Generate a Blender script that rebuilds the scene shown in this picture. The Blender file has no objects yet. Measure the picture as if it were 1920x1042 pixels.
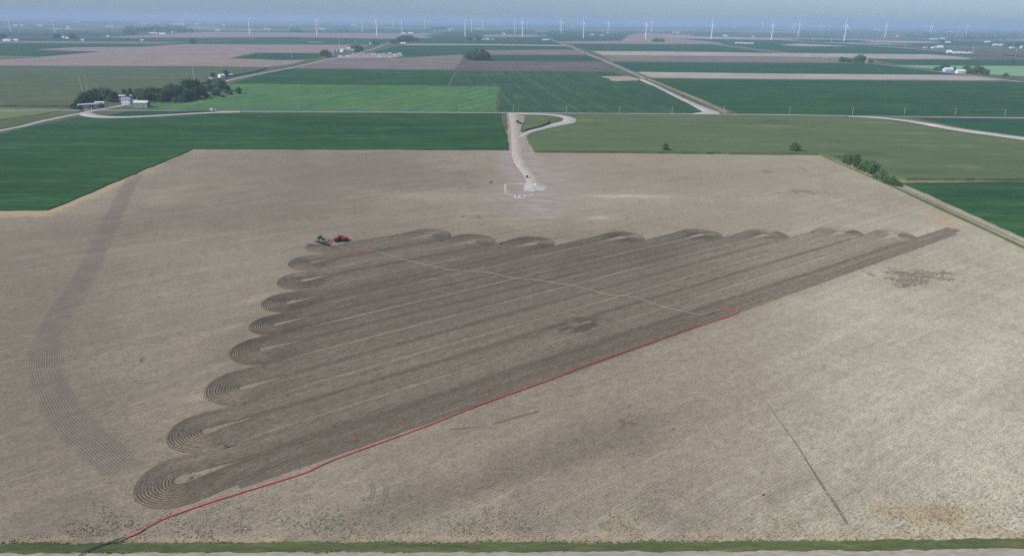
import bpy, math, random
import numpy as np
from mathutils import Vector, Matrix
random.seed(7)
rng = np.random.default_rng(7)
S = bpy.context.scene
C = S.collection
R = math.radians

# ------------------------------------------------------------------ camera
FPX, CAM_H, CX, CY, ROLL = 1300.0, 110.0, 960.0, 521.0, 0.0104
PITCH = math.atan(482 / FPX)
vF = np.array([0, math.cos(PITCH), -math.sin(PITCH)])
vR0 = np.array([1.0, 0, 0]); vU0 = np.array([0, math.sin(PITCH), math.cos(PITCH)])
_c, _s = math.cos(ROLL), math.sin(ROLL)
vR = _c * vR0 + _s * vU0
vU = -_s * vR0 + _c * vU0
cam = bpy.data.cameras.new('camera'); camo = bpy.data.objects.new('camera', cam); C.objects.link(camo)
cam.sensor_fit = 'HORIZONTAL'; cam.sensor_width = 36.0; cam.lens = 36.0 * FPX / 1920.0
cam.clip_start = 1.0; cam.clip_end = 120000.0
M = Matrix.Identity(4)
for i in range(3):
    M[i][0] = vR[i]; M[i][1] = vU[i]; M[i][2] = -vF[i]
M[2][3] = CAM_H
camo.matrix_world = M
S.camera = camo

# ------------------------------------------------------------------ light
SUN_EL, SUN_DIR = 40.0, (-0.88, -0.47)
sun = bpy.data.lights.new('sun', 'SUN'); sun.energy = 4.4; sun.angle = R(0.53); sun.color = (1.0, 0.94, 0.84)
suno = bpy.data.objects.new('sun', sun); C.objects.link(suno)
_l = math.hypot(*SUN_DIR)
sv = Vector((SUN_DIR[0] / _l * math.cos(R(SUN_EL)), SUN_DIR[1] / _l * math.cos(R(SUN_EL)), math.sin(R(SUN_EL))))
suno.rotation_euler = sv.to_track_quat('Z', 'Y').to_euler()
W = bpy.data.worlds.new('World'); S.world = W; W.use_nodes = True
wn = W.node_tree.nodes; wl = W.node_tree.links
sky = wn.new('ShaderNodeTexSky'); sky.sky_type = 'NISHITA'; sky.sun_disc = False
sky.sun_elevation = R(SUN_EL); sky.sun_rotation = math.atan2(sv.x, sv.y)
sky.altitude = 100; sky.air_density = 1.0; sky.dust_density = 0.6; sky.ozone_density = 3.0
bg = wn['Background']; bg.inputs['Strength'].default_value = 0.085
tint = wn.new('ShaderNodeMix'); tint.data_type = 'RGBA'; tint.blend_type = 'MULTIPLY'; tint.inputs[0].default_value = 1.0
wl.new(sky.outputs[0], tint.inputs[6]); tint.inputs[7].default_value = (0.75, 0.945, 1.37, 1)      # clear-day blue of this sky
wl.new(tint.outputs[2], bg.inputs['Color'])
S.view_settings.view_transform = 'Standard'; S.view_settings.look = 'None'
S.view_settings.exposure = 0.0; S.view_settings.gamma = 1.0
cy = S.cycles
cy.max_bounces = 4; cy.diffuse_bounces = 2; cy.volume_bounces = 1; cy.transparent_max_bounces = 8
cy.use_denoising = False

HAZE_DENSITY = 1.05e-4
HAZE_COLOR = (0.56, 0.75, 0.935)

# ------------------------------------------------------------------ projection helpers
def at(x, y, z=0.0):
    d = vF + vR * ((x - CX) / FPX) + vU * ((CY - y) / FPX)
    t = (z - CAM_H) / d[2]
    return np.array([d[0] * t, d[1] * t])

def pxpm(x, y):
    d = vF + vR * ((x - CX) / FPX) + vU * ((CY - y) / FPX)
    return FPX / (-CAM_H / d[2])

def project(P):
    """ground points (n,2) -> photo pixels (used to lay out stains on the soil)"""
    q = np.column_stack([P, np.zeros(len(P))]) - np.array([0, 0, CAM_H])
    dz = np.maximum(q @ vF, 1.0)
    return CX + FPX * (q @ vR) / dz, CY - FPX * (q @ vU) / dz

def horizon(x):
    return 39 + 0.0104 * (x - 960)

# ------------------------------------------------------------------ tags
def tag(o, label=None, cat=None, group=None, kind=None):
    if label: o['label'] = label
    if cat: o['category'] = cat
    if group: o['group'] = group
    if kind: o['kind'] = kind
    return o

ONES = 'zeroth first second third fourth fifth sixth seventh eighth ninth tenth eleventh twelfth thirteenth fourteenth fifteenth sixteenth seventeenth eighteenth nineteenth'.split()
TENS = {2: 'twent', 3: 'thirt', 4: 'fort', 5: 'fift'}
def ordinal(n):
    if n < 20: return ONES[n]
    t, u = divmod(n, 10)
    return TENS[t] + 'ieth' if u == 0 else TENS[t] + 'y-' + ONES[u]

# ------------------------------------------------------------------ mesh helpers
class MB:
    def __init__(self): self.v = []; self.f = []
    def add(self, vs, fs):
        o = len(self.v); self.v += [tuple(map(float, p)) for p in vs]; self.f += [tuple(o + i for i in q) for q in fs]; return self
    def box(self, c, s, rz=0.0, taper=1.0, tx=0.0):
        x, y, z = s[0] / 2, s[1] / 2, s[2] / 2
        cs, sn = math.cos(rz), math.sin(rz)
        vs = []
        for dz, k in ((-z, 1.0), (z, taper)):
            for dx, dy in ((-x, -y), (x, -y), (x, y), (-x, y)):
                a, b = dx * k + (tx if dz > 0 else 0), dy * k
                vs.append((c[0] + a * cs - b * sn, c[1] + a * sn + b * cs, c[2] + dz))
        return self.add(vs, [(3, 2, 1, 0), (4, 5, 6, 7), (0, 1, 5, 4), (1, 2, 6, 5), (2, 3, 7, 6), (3, 0, 4, 7)])
    def tube(self, p0, p1, r0, r1=None, n=10, cap=True):
        r1 = r0 if r1 is None else r1
        p0, p1 = Vector(p0), Vector(p1); d = (p1 - p0).normalized()
        u = d.orthogonal().normalized(); w = d.cross(u)
        vs = []
        for p, r in ((p0, r0), (p1, r1)):
            for i in range(n):
                a = 2 * math.pi * i / n; vs.append(p + (u * math.cos(a) + w * math.sin(a)) * r)
        fs = [(i, (i + 1) % n, n + (i + 1) % n, n + i) for i in range(n)]
        if cap: fs += [tuple(range(n - 1, -1, -1)), tuple(range(n, 2 * n))]
        return self.add(vs, fs)
    def lathe(self, c, prof, n=20):
        vs = []
        for r, z in prof:
            for i in range(n):
                a = 2 * math.pi * i / n; vs.append((c[0] + r * math.cos(a), c[1] + r * math.sin(a), c[2] + z))
        fs = []
        for k in range(len(prof) - 1):
            for i in range(n):
                j = (i + 1) % n; fs.append((k * n + i, k * n + j, (k + 1) * n + j, (k + 1) * n + i))
        fs.append(tuple((len(prof) - 1) * n + i for i in range(n)))
        return self.add(vs, fs)
    def prism(self, poly, y0, y1, axis='y'):
        n = len(poly)
        mk = (lambda a, b, t: (a, t, b)) if axis == 'y' else (lambda a, b, t: (t, a, b))
        vs = [mk(a, b, y0) for a, b in poly] + [mk(a, b, y1) for a, b in poly]
        fs = [tuple(range(n)), tuple(range(2 * n - 1, n - 1, -1))] + [(i, i + n, (i + 1) % n + n, (i + 1) % n) for i in range(n)]
        return self.add(vs, fs)
    def mesh(self, name, mat):
        me = bpy.data.meshes.new(name); me.from_pydata(self.v, [], self.f); me.update()
        if mat: me.materials.append(mat)
        return me
    def build(self, name, mat, parent=None, loc=(0, 0, 0), rz=0.0, fixn=True):
        me = self.mesh(name, mat)
        if fixn:
            import bmesh
            bm = bmesh.new(); bm.from_mesh(me); bmesh.ops.recalc_face_normals(bm, faces=bm.faces); bm.to_mesh(me); bm.free()
        o = bpy.data.objects.new(name, me); C.objects.link(o)
        o.location = loc; o.rotation_euler = (0, 0, rz)
        if parent: o.parent = parent
        return o

def npmesh(name, V, Fc, mat, attrs=None, smooth=False):
    """V (n,3), Fc (m,k) arrays of equal-sided faces"""
    me = bpy.data.meshes.new(name)
    n, m, k = len(V), len(Fc), Fc.shape[1]
    me.vertices.add(n); me.vertices.foreach_set('co', np.ascontiguousarray(V, dtype=np.float32).ravel())
    me.loops.add(m * k); me.loops.foreach_set('vertex_index', np.ascontiguousarray(Fc, dtype=np.int32).ravel())
    me.polygons.add(m); me.polygons.foreach_set('loop_start', np.arange(0, m * k, k, dtype=np.int32))
    me.polygons.foreach_set('loop_total', np.full(m, k, dtype=np.int32))
    for a, vals in (attrs or {}).items():
        at_ = me.attributes.new(a, 'FLOAT', 'POINT'); at_.data.foreach_set('value', np.ascontiguousarray(vals, dtype=np.float32))
    me.update(calc_edges=True); me.validate()
    me.materials.append(mat)
    if smooth: me.polygons.foreach_set('use_smooth', np.ones(m, dtype=bool))
    return me

def link(name, me, parent=None):
    o = bpy.data.objects.new(name, me); C.objects.link(o)
    if parent: o.parent = parent
    return o

def empty(name, loc, rz=0.0):
    o = bpy.data.objects.new(name, None); C.objects.link(o); o.location = loc; o.rotation_euler = (0, 0, rz)
    o.empty_display_size = 0.5
    return o

def copy_tree(o, parent=None):
    c = o.copy(); C.objects.link(c); c.parent = parent
    for ch in list(o.children): copy_tree(ch, c)
    return c

# ------------------------------------------------------------------ material helpers
class N:
    def __init__(self, name, rough=0.9, spec=0.2):
        self.m = bpy.data.materials.new(name); self.m.use_nodes = True
        self.t = self.m.node_tree; self.n = self.t.nodes; self.l = self.t.links
        self.b = self.n['Principled BSDF']; self.b.inputs['Roughness'].default_value = rough
        self.b.inputs['Specular IOR Level'].default_value = spec
    def put(self, sock, v):
        if isinstance(v, bpy.types.NodeSocket): self.l.new(v, sock)
        elif isinstance(v, (tuple, list)):
            sock.default_value = tuple(v) + ((1.0,) if len(v) == 3 and sock.type == 'RGBA' else ())
        else: sock.default_value = v
    def math(self, op, a, b=0.0, clamp=False):
        x = self.n.new('ShaderNodeMath'); x.operation = op; x.use_clamp = clamp
        self.put(x.inputs[0], a); self.put(x.inputs[1], b); return x.outputs[0]
    def mix(self, f, a, b, bt='MIX'):
        x = self.n.new('ShaderNodeMix'); x.data_type = 'RGBA'; x.blend_type = bt; x.clamp_factor = True
        self.put(x.inputs[0], f); self.put(x.inputs[6], a); self.put(x.inputs[7], b); return x.outputs[2]
    def step(self, v, a, b, lo=0.0, hi=1.0):
        x = self.n.new('ShaderNodeMapRange'); x.interpolation_type = 'SMOOTHSTEP'
        self.put(x.inputs[0], v); x.inputs[1].default_value = a; x.inputs[2].default_value = b
        x.inputs[3].default_value = lo; x.inputs[4].default_value = hi; return x.outputs[0]
    def pos(self):
        return self.n.new('ShaderNodeNewGeometry').outputs['Position']
    def local(self):
        return self.n.new('ShaderNodeTexCoord').outputs['Object']
    def mapping(self, vec, rot=0.0, scale=(1, 1, 1)):
        a = self.n.new('ShaderNodeMapping'); self.l.new(vec, a.inputs[0]); a.inputs['Rotation'].default_value = (0, 0, rot)
        b = self.n.new('ShaderNodeVectorMath'); b.operation = 'MULTIPLY'; self.l.new(a.outputs[0], b.inputs[0]); b.inputs[1].default_value = scale
        return b.outputs[0]
    def noise(self, vec, scale, detail=3.0, rough=0.55, col=False):
        x = self.n.new('ShaderNodeTexNoise'); self.l.new(vec, x.inputs['Vector']); x.inputs['Scale'].default_value = scale
        x.inputs['Detail'].default_value = detail; x.inputs['Roughness'].default_value = rough
        return x.outputs['Color' if col else 'Fac']
    def attr(self, name):
        x = self.n.new('ShaderNodeAttribute'); x.attribute_name = name; return x.outputs['Fac']
    def sep(self, vec):
        x = self.n.new('ShaderNodeSeparateXYZ'); self.l.new(vec, x.inputs[0]); return x.outputs
    def bump(self, h, strength=0.5, dist=0.2):
        x = self.n.new('ShaderNodeBump'); self.l.new(h, x.inputs['Height']); x.inputs['Strength'].default_value = strength; x.inputs['Distance'].default_value = dist
        self.l.new(x.outputs[0], self.b.inputs['Normal'])
    def out(self, col):
        self.put(self.b.inputs['Base Color'], col); return self.m

def plain(name, col, rough=0.6, var=0.12, scale=0.6, spec=0.3, metal=0.0):
    k = N(name, rough, spec); p = k.local()
    n = k.noise(p, scale, 4)
    dark = tuple(c * (1 - var * 1.6) for c in col); light = tuple(min(1, c * (1 + var)) for c in col)
    k.b.inputs['Metallic'].default_value = metal
    return k.out(k.mix(k.step(n, 0.3, 0.7), dark, light))

def crop(name, base, alt, ang=0.0, fine=1.0, streak=1.0, tram=0.0, light=None, lightamt=0.0, lo=(.005, .07)):
    """field surface: rows run along direction ang (radians)"""
    k = N(name, 0.95, 0.1); p = k.pos()
    v = k.mapping(p, -ang, (1, 1, 1))
    big = k.noise(k.mapping(p, -ang, (lo[0], lo[1], 1)), 1.0, 4, 0.6)
    mid = k.noise(k.mapping(p, -ang, (.03, .45, 1)), 1.0, 3, 0.6)
    iso = k.noise(p, 0.006, 3)
    fin = k.noise(k.mapping(p, -ang, (.35, 1.3, 1)), 1.0, 2, 0.7)
    s = k.math('ADD', k.math('MULTIPLY', big, 0.5 * streak), k.math('MULTIPLY', iso, 0.5))
    s = k.math('ADD', s, k.math('MULTIPLY', mid, 0.35))
    col = k.mix(k.step(s, 0.45, 0.95), base, alt)
    fcol = k.mix(k.step(fin, 0.25, 0.8), (0.75, 0.75, 0.75), (1.25, 1.25, 1.25))
    col = k.mix(0.75 * fine, col, k.mix(1.0, col, fcol, 'MULTIPLY'))
    if light:
        m = k.math('MULTIPLY', k.step(mid, 0.52, 0.68), k.step(big, 0.40, 0.60))
        col = k.mix(k.math('MULTIPLY', m, lightamt), col, light)
    if tram:
        y = k.sep(v)[1]
        w = k.math('ABSOLUTE', k.math('SUBTRACT', k.math('FRACT', k.math('DIVIDE', y, tram)), 0.5))
        col = k.mix(k.math('MULTIPLY', k.step(w, 0.05, 0.015), k.step(iso, .4, .6, .3, .8)), col, light or alt)
    pat = k.noise(k.mapping(p, -ang, (.011, .035, 1)), 1.0, 5, .68)
    thin = tuple(min(1, c * m_) for c, m_ in zip(alt, (1.55, 1.32, 1.25))); wet = tuple(c * m_ for c, m_ in zip(base, (.70, .78, .85)))
    col = k.mix(k.math('MULTIPLY', k.step(pat, .54, .70), .7), col, thin)
    col = k.mix(k.math('MULTIPLY', k.step(pat, .45, .30), .7), col, wet)
    k.bump(fin, 0.25, 0.3)
    return k.out(col)

TH = R(36.0)                                    # direction of the working passes over the field
EA = np.array([math.cos(TH), math.sin(TH)]); EB = np.array([-math.sin(TH), math.cos(TH)])

def soil_color(k, p, tone, amp=1.0):
    """dry residue-covered soil: returns colour, fine noise"""
    rows = k.mapping(p, -TH, (1, 1, 1)); sx = k.sep(rows)
    wob = k.noise(p, 0.15, 2)
    big = k.noise(p, 0.012, 4, 0.6)
    streak = k.noise(k.mapping(p, -TH, (.006, .16, 1)), 1.0, 4, 0.65)
    fine = k.noise(k.mapping(p, -TH, (1.1, 2.0, 1)), 1.0, 3, 0.75)
    clod = k.noise(k.mapping(p, -TH, (.30, .55, 1)), 1.0, 4, 0.65)
    blot = k.noise(p, 0.045, 5, 0.62)
    row = k.math('SINE', k.math('ADD', k.math('MULTIPLY', sx[1], 2 * math.pi / 1.02), k.math('MULTIPLY', wob, 5.0)))
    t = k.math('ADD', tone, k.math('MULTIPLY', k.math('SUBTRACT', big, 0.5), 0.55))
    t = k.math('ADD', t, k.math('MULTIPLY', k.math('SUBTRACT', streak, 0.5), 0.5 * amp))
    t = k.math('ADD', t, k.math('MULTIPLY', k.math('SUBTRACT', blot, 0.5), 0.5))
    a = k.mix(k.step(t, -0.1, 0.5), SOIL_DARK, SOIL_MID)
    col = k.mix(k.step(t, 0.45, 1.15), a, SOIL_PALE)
    f = k.math('ADD', k.math('MULTIPLY', k.math('SUBTRACT', fine, 0.5), 1.7), k.math('MULTIPLY', k.math('SUBTRACT', clod, 0.5), 0.85))
    f = k.math('ADD', f, k.math('MULTIPLY', row, 0.05))
    f = k.math('ADD', f, 1.0)
    g = k.n.new('ShaderNodeCombineColor'); 
    for i in range(3): k.l.new(f, g.inputs[i])
    col = k.mix(1.0, col, g.outputs[0], 'MULTIPLY')
    # bright residue lines along the rows
    ln = k.noise(k.mapping(p, -TH, (.012, .9, 1)), 1.0, 3, 0.6)
    brk = k.noise(k.mapping(p, -TH, (.05, .15, 1)), 1.0, 2)
    m = k.math('MULTIPLY', k.step(ln, 0.62, 0.70), k.step(brk, 0.5, 0.62))
    col = k.mix(k.math('MULTIPLY', m, 0.45), col, (0.52, 0.47, 0.38))
    return col, fine, clod

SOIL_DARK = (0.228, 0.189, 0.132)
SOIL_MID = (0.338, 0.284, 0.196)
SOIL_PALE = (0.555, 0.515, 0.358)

def make_stubble():
    k = N('dry_stubble', 0.95, 0.1); p = k.pos()
    tone, yel, stain, bare, track, tu, speck = [k.attr(a) for a in ('tone', 'yellow', 'stain', 'bare', 'track', 'tu', 'speck')]
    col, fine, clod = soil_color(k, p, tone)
    # bare worked ground near the building site
    smooth = k.mix(k.step(k.noise(k.mapping(p, 0.2, (.05, .16, 1)), 1.0, 4, 0.6), .35, .65), (0.315, 0.262, 0.215), (0.40, 0.345, 0.285))
    col = k.mix(k.math('MULTIPLY', bare, 0.9), col, smooth)
    # yellow dead grass
    n1 = k.noise(p, 0.22, 5, 0.72)
    ym = k.step(k.math('ADD', yel, k.math('MULTIPLY', k.math('SUBTRACT', n1, 0.5), 2.2)), 0.35, 1.0)
    ycol = k.mix(fine, (0.30, 0.23, 0.12), (0.62, 0.49, 0.28))
    col = k.mix(k.math('MULTIPLY', ym, 0.82), col, ycol)
    # dark damp stains
    n2 = k.noise(k.mapping(p, -TH, (.34, .8, 1)), 1.0, 5, 0.75)
    sm = k.step(k.math('ADD', stain, k.math('MULTIPLY', k.math('SUBTRACT', n2, 0.5), 2.6)), 0.42, 0.82)
    col = k.mix(k.math('MULTIPLY', sm, 0.74), col, (0.145, 0.106, 0.068))
    # specks of dead weeds
    n3 = k.noise(k.mapping(p, -TH, (.8, 1.5, 1)), 1.0, 3, 0.7); n4 = k.noise(p, .07, 3)
    sp = k.step(k.math('ADD', n3, k.math('MULTIPLY', speck, k.math('MULTIPLY', n4, 0.26))), 0.70, 0.80)
    col = k.mix(k.math('MULTIPLY', sp, 0.6), col, (0.14, 0.115, 0.09))
    # old tool tracks: fine lines across the ribbon
    wav = k.math('SINE', k.math('ADD', k.math('MULTIPLY', tu, 2 * math.pi / 0.72), k.math('MULTIPLY', k.noise(p, .05, 3), 14.0)))
    brk = k.step(k.noise(p, .12, 3), .25, .65)
    tm = k.math('MULTIPLY', track, k.math('ADD', 0.58, k.math('MULTIPLY', k.step(wav, 0.0, 0.9), 0.42)))
    col = k.mix(k.math('MULTIPLY', tm, k.math('ADD', .36, k.math('MULTIPLY', brk, .36))), col, (0.125, 0.103, 0.078))
    wav2 = k.step(wav, -0.75, -0.98)
    col = k.mix(k.math('MULTIPLY', k.math('MULTIPLY', wav2, track), 0.35), col, (0.47, 0.42, 0.36))
    k.bump(fine, 0.5, 0.12)
    return k.out(col)

def make_tilled():
    k = N('tilled_soil', 0.95, 0.1); p = k.pos()
    u, v, tone, turn, dark = [k.attr(a) for a in ('u', 'v', 'tone', 'turn', 'dark')]
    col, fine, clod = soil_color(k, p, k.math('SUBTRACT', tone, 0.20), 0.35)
    cv = k.n.new('ShaderNodeCombineXYZ'); k.l.new(v, cv.inputs[0]); k.l.new(u, cv.inputs[1])
    vec = cv.outputs[0]
    wob = k.noise(vec, 0.18, 4)
    fur = k.math('SINE', k.math('ADD', k.math('MULTIPLY', u, 2 * math.pi / 0.78), k.math('MULTIPLY', wob, 2.6)))
    lump = k.noise(k.mapping(vec, 0, (.35, 1.1, 1)), 1.0, 3, 0.7)
    band = k.noise(k.mapping(vec, 0, (.012, .32, 1)), 1.0, 3, 0.6)
    lng = k.noise(k.mapping(vec, 0, (.004, 1.1, 1)), 1.0, 2, 0.5)
    m = k.math('MULTIPLY', k.step(fur, -0.5, 0.75), k.math('ADD', 0.66, k.math('MULTIPLY', turn, 0.60)))
    m = k.math('ADD', m, k.math('MULTIPLY', k.step(lump, 0.42, 0.66), 0.30))
    m = k.math('ADD', m, k.math('MULTIPLY', k.step(band, 0.44, 0.68), 0.20))
    m = k.math('ADD', m, k.math('MULTIPLY', k.step(lng, 0.5, 0.66), 0.10))
    m = k.math('ADD', m, k.math('MULTIPLY', k.math('SUBTRACT', dark, 0.5), 0.75))
    m = k.math('ADD', m, -0.02, True)
    dk = k.mix(fine, (0.062, 0.048, 0.033), (0.165, 0.132, 0.095))
    col = k.mix(k.math('MULTIPLY', m, 0.95), col, dk)
    fl = k.math('MULTIPLY', k.step(k.noise(k.mapping(vec, 0, (.7, 2.6, 1)), 1.0, 2, .7), .60, .72), k.step(fur, .2, -.7))
    col = k.mix(k.math('MULTIPLY', fl, .40), col, (.44, .40, .32))
    k.bump(k.math('ADD', fine, lump), 0.6, 0.15)
    return k.out(col)

def make_ground():
    """verges near by, a patchwork of far fields out to the horizon"""
    k = N('farmland', 0.95, 0.1); p = k.pos(); xyz = k.sep(p)
    warp = k.noise(p, 0.0006, 2)
    def cell(sx, sy, seed):
        a = k.math('FLOOR', k.math('ADD', k.math('DIVIDE', xyz[0], sx), seed))
        b = k.math('FLOOR', k.math('ADD', k.math('DIVIDE', xyz[1], sy), seed * .37))
        cv = k.n.new('ShaderNodeCombineXYZ'); k.l.new(a, cv.inputs[0]); k.l.new(b, cv.inputs[1]); cv.inputs[2].default_value = seed
        w = k.n.new('ShaderNodeTexWhiteNoise'); w.noise_dimensions = '3D'; k.l.new(cv.outputs[0], w.inputs['Vector']); return w.outputs['Value']
    c1 = cell(1610, 805, 3.3); c2 = cell(805, 402, 9.1)
    r = k.n.new('ShaderNodeValToRGB'); r.color_ramp.interpolation = 'CONSTANT'
    els = [(0.0, (.030, .080, .052)), (.38, (.045, .10, .055)), (.55, (.10, .135, .075)), (.72, (.27, .225, .19)), (.86, (.34, .30, .25)), (.94, (.08, .15, .07))]
    e = r.color_ramp.elements
    e[0].position, e[0].color = els[0][0], els[0][1] + (1,)
    e[1].position, e[1].color = els[1][0], els[1][1] + (1,)
    for q, c in els[2:]:
        x = e.new(q); x.color = c + (1,)
    k.l.new(k.math('FRACT', k.math('ADD', c1, k.math('MULTIPLY', c2, 0.45))), r.inputs[0])
    n = k.noise(k.mapping(p, 0, (.0022, .006, 1)), 1.0, 5, 0.65)
    col = k.mix(k.step(n, 0.55, 0.68), r.outputs[0], (.03, .055, .035))
    # roads on the mile grid
    def road(c, wd):
        f = k.math('ABSOLUTE', k.math('SUBTRACT', k.math('FRACT', k.math('DIVIDE', c, 1610.0)), 0.5)); return k.step(f, wd / 1610, wd / 1610 * .6)
    rd = k.math('MAXIMUM', road(xyz[0], 6.0), road(xyz[1], 14.0))
    col = k.mix(k.math('MULTIPLY', rd, 0.8), col, (.45, .43, .40))
    near = k.step(xyz[1], 3600.0, 4200.0)
    g = k.noise(p, 0.05, 4); verge = k.mix(g, (.06, .085, .04), (.17, .17, .09))
    return k.out(k.mix(near, verge, col))

MT = {}
MT['stubble'] = make_stubble(); MT['tilled'] = make_tilled(); MT['ground'] = make_ground()
SOY = ((.022, .074, .022), (.042, .116, .033))
MT['soy_x'] = crop('soybean_leaves_cross', *SOY, ang=0.03, light=(.075, .18, .055), lightamt=.95, lo=(.006, .05))
MT['soy_y'] = crop('soybean_leaves_long', *SOY, ang=0.02, tram=33, light=(.06, .15, .06), lightamt=.4)
MT['soy_far'] = crop('soybean_leaves_far', (.020, .078, .030), (.034, .105, .040), ang=0.0)
MT['beans_striped'] = crop('striped_beans', (.030, .085, .034), (.052, .118, .045), ang=R(96), tram=40, light=(.11, .165, .085), lightamt=.12)
MT['corn'] = crop('corn_tassels', (.105, .145, .055), (.135, .178, .07), ang=0.02, fine=.7, lo=(.004, .06))
MT['corn_far'] = crop('corn_tassels_far', (.092, .122, .055), (.118, .146, .068), ang=0.02, fine=.6)
MT['hay'] = crop('hay_regrowth', (.060, .170, .055), (.10, .21, .068), ang=R(72), tram=24, light=(.26, .27, .12), lightamt=.5)
MT['hay_bright'] = crop('bright_hay', (.20, .36, .16), (.24, .41, .19), ang=0.0, fine=.5)
MT['yellow_hay'] = crop('yellowing_hay', (.13, .19, .07), (.20, .235, .09), ang=0.2)
MT['tan'] = crop('bare_tan_soil', (.285, .215, .185), (.335, .262, .225), ang=0.0, fine=.5)
MT['tan_light'] = crop('pale_stubble_soil', (.36, .31, .25), (.48, .43, .35), ang=0.0, fine=.7)
MT['brown'] = crop('brown_stubble_soil', (.205, .170, .130), (.25, .205, .16), ang=0.0, fine=.6)
MT['purple'] = crop('dark_worked_soil', (.165, .130, .118), (.265, .218, .195), ang=0.05, fine=.9, streak=1.2)
MT['purple_dark'] = crop('darker_worked_soil', (.115, .092, .088), (.19, .155, .140), ang=0.03, fine=.9, light=(.30, .25, .22), lightamt=.5)
MT['grass'] = crop('verge_grass', (.075, .115, .036), (.16, .185, .07), ang=0.05, lo=(.05, .2))
MT['verge_green'] = crop('green_verge', (.075, .105, .036), (.18, .19, .08), ang=0.02, lo=(.10, .6))
MT['lawn'] = crop('lawn_grass', (.055, .125, .05), (.085, .16, .065), ang=0.3, lo=(.03, .08))
MT['dry_verge'] = crop('dry_verge_grass', (.19, .165, .095), (.33, .27, .175), ang=0.02, lo=(.05, .3))
MT['gravel'] = crop('pale_gravel', (.42, .39, .33), (.56, .53, .46), ang=0.0, lo=(.05, .05))
MT['gravel_tan'] = crop('tan_gravel', (.44, .385, .30), (.54, .48, .385), ang=R(85), lo=(.03, .25))
MT['pale_soil'] = crop('pale_residue_soil', (.34, .305, .235), (.46, .42, .33), ang=0.0, lo=(.05, .3))
MT['asphalt'] = crop('worn_asphalt', (.22, .22, .21), (.30, .295, .28), ang=0.0, fine=.4)
MT['concrete'] = plain('concrete', (.60, .58, .54), .85)
MT['pad_soil2'] = crop('bare_site_soil', (.33, .27, .21), (.42, .355, .285), ang=R(85), lo=(.02, .2))
MT['pad_soil'] = crop('pad_soil', (.36, .28, .185), (.47, .39, .28), ang=0.1)

# ------------------------------------------------------------------ ground sheets
def structure(name, me):
    o = link(name, me); o['kind'] = 'structure'; return o

g = 46000.0
gx = np.array([-g, -6000, 0, 6000, g]); gy = np.array([-8000., -500., 3000., 12000., g])
V = np.array([(x, y, 0.0) for y in gy for x in gx])
Fq = np.array([(j * 5 + i, j * 5 + i + 1, (j + 1) * 5 + i + 1, (j + 1) * 5 + i) for j in range(4) for i in range(4)])
structure('ground', npmesh('ground', V, Fq, MT['ground']))

def gauss(px, py, cx, cy, sx, sy, rot=0.0):
    c, s = math.cos(rot), math.sin(rot)
    a = (px - cx) * c + (py - cy) * s; b = -(px - cx) * s + (py - cy) * c
    return np.exp(-((a / sx) ** 2 + (b / sy) ** 2))
def sstep(x, a, b):
    t = np.clip((x - a) / (b - a), 0, 1); return t * t * (3 - 2 * t)
def segd(px, py, pts):
    d = np.full(px.shape, 1e9)
    for (ax, ay), (bx, by) in zip(pts[:-1], pts[1:]):
        L = (bx - ax) ** 2 + (by - ay) ** 2
        t = np.clip(((px - ax) * (bx - ax) + (py - ay) * (by - ay)) / L, 0, 1)
        d = np.minimum(d, np.hypot(px - ax - t * (bx - ax), py - ay - t * (by - ay)))
    return d

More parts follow.
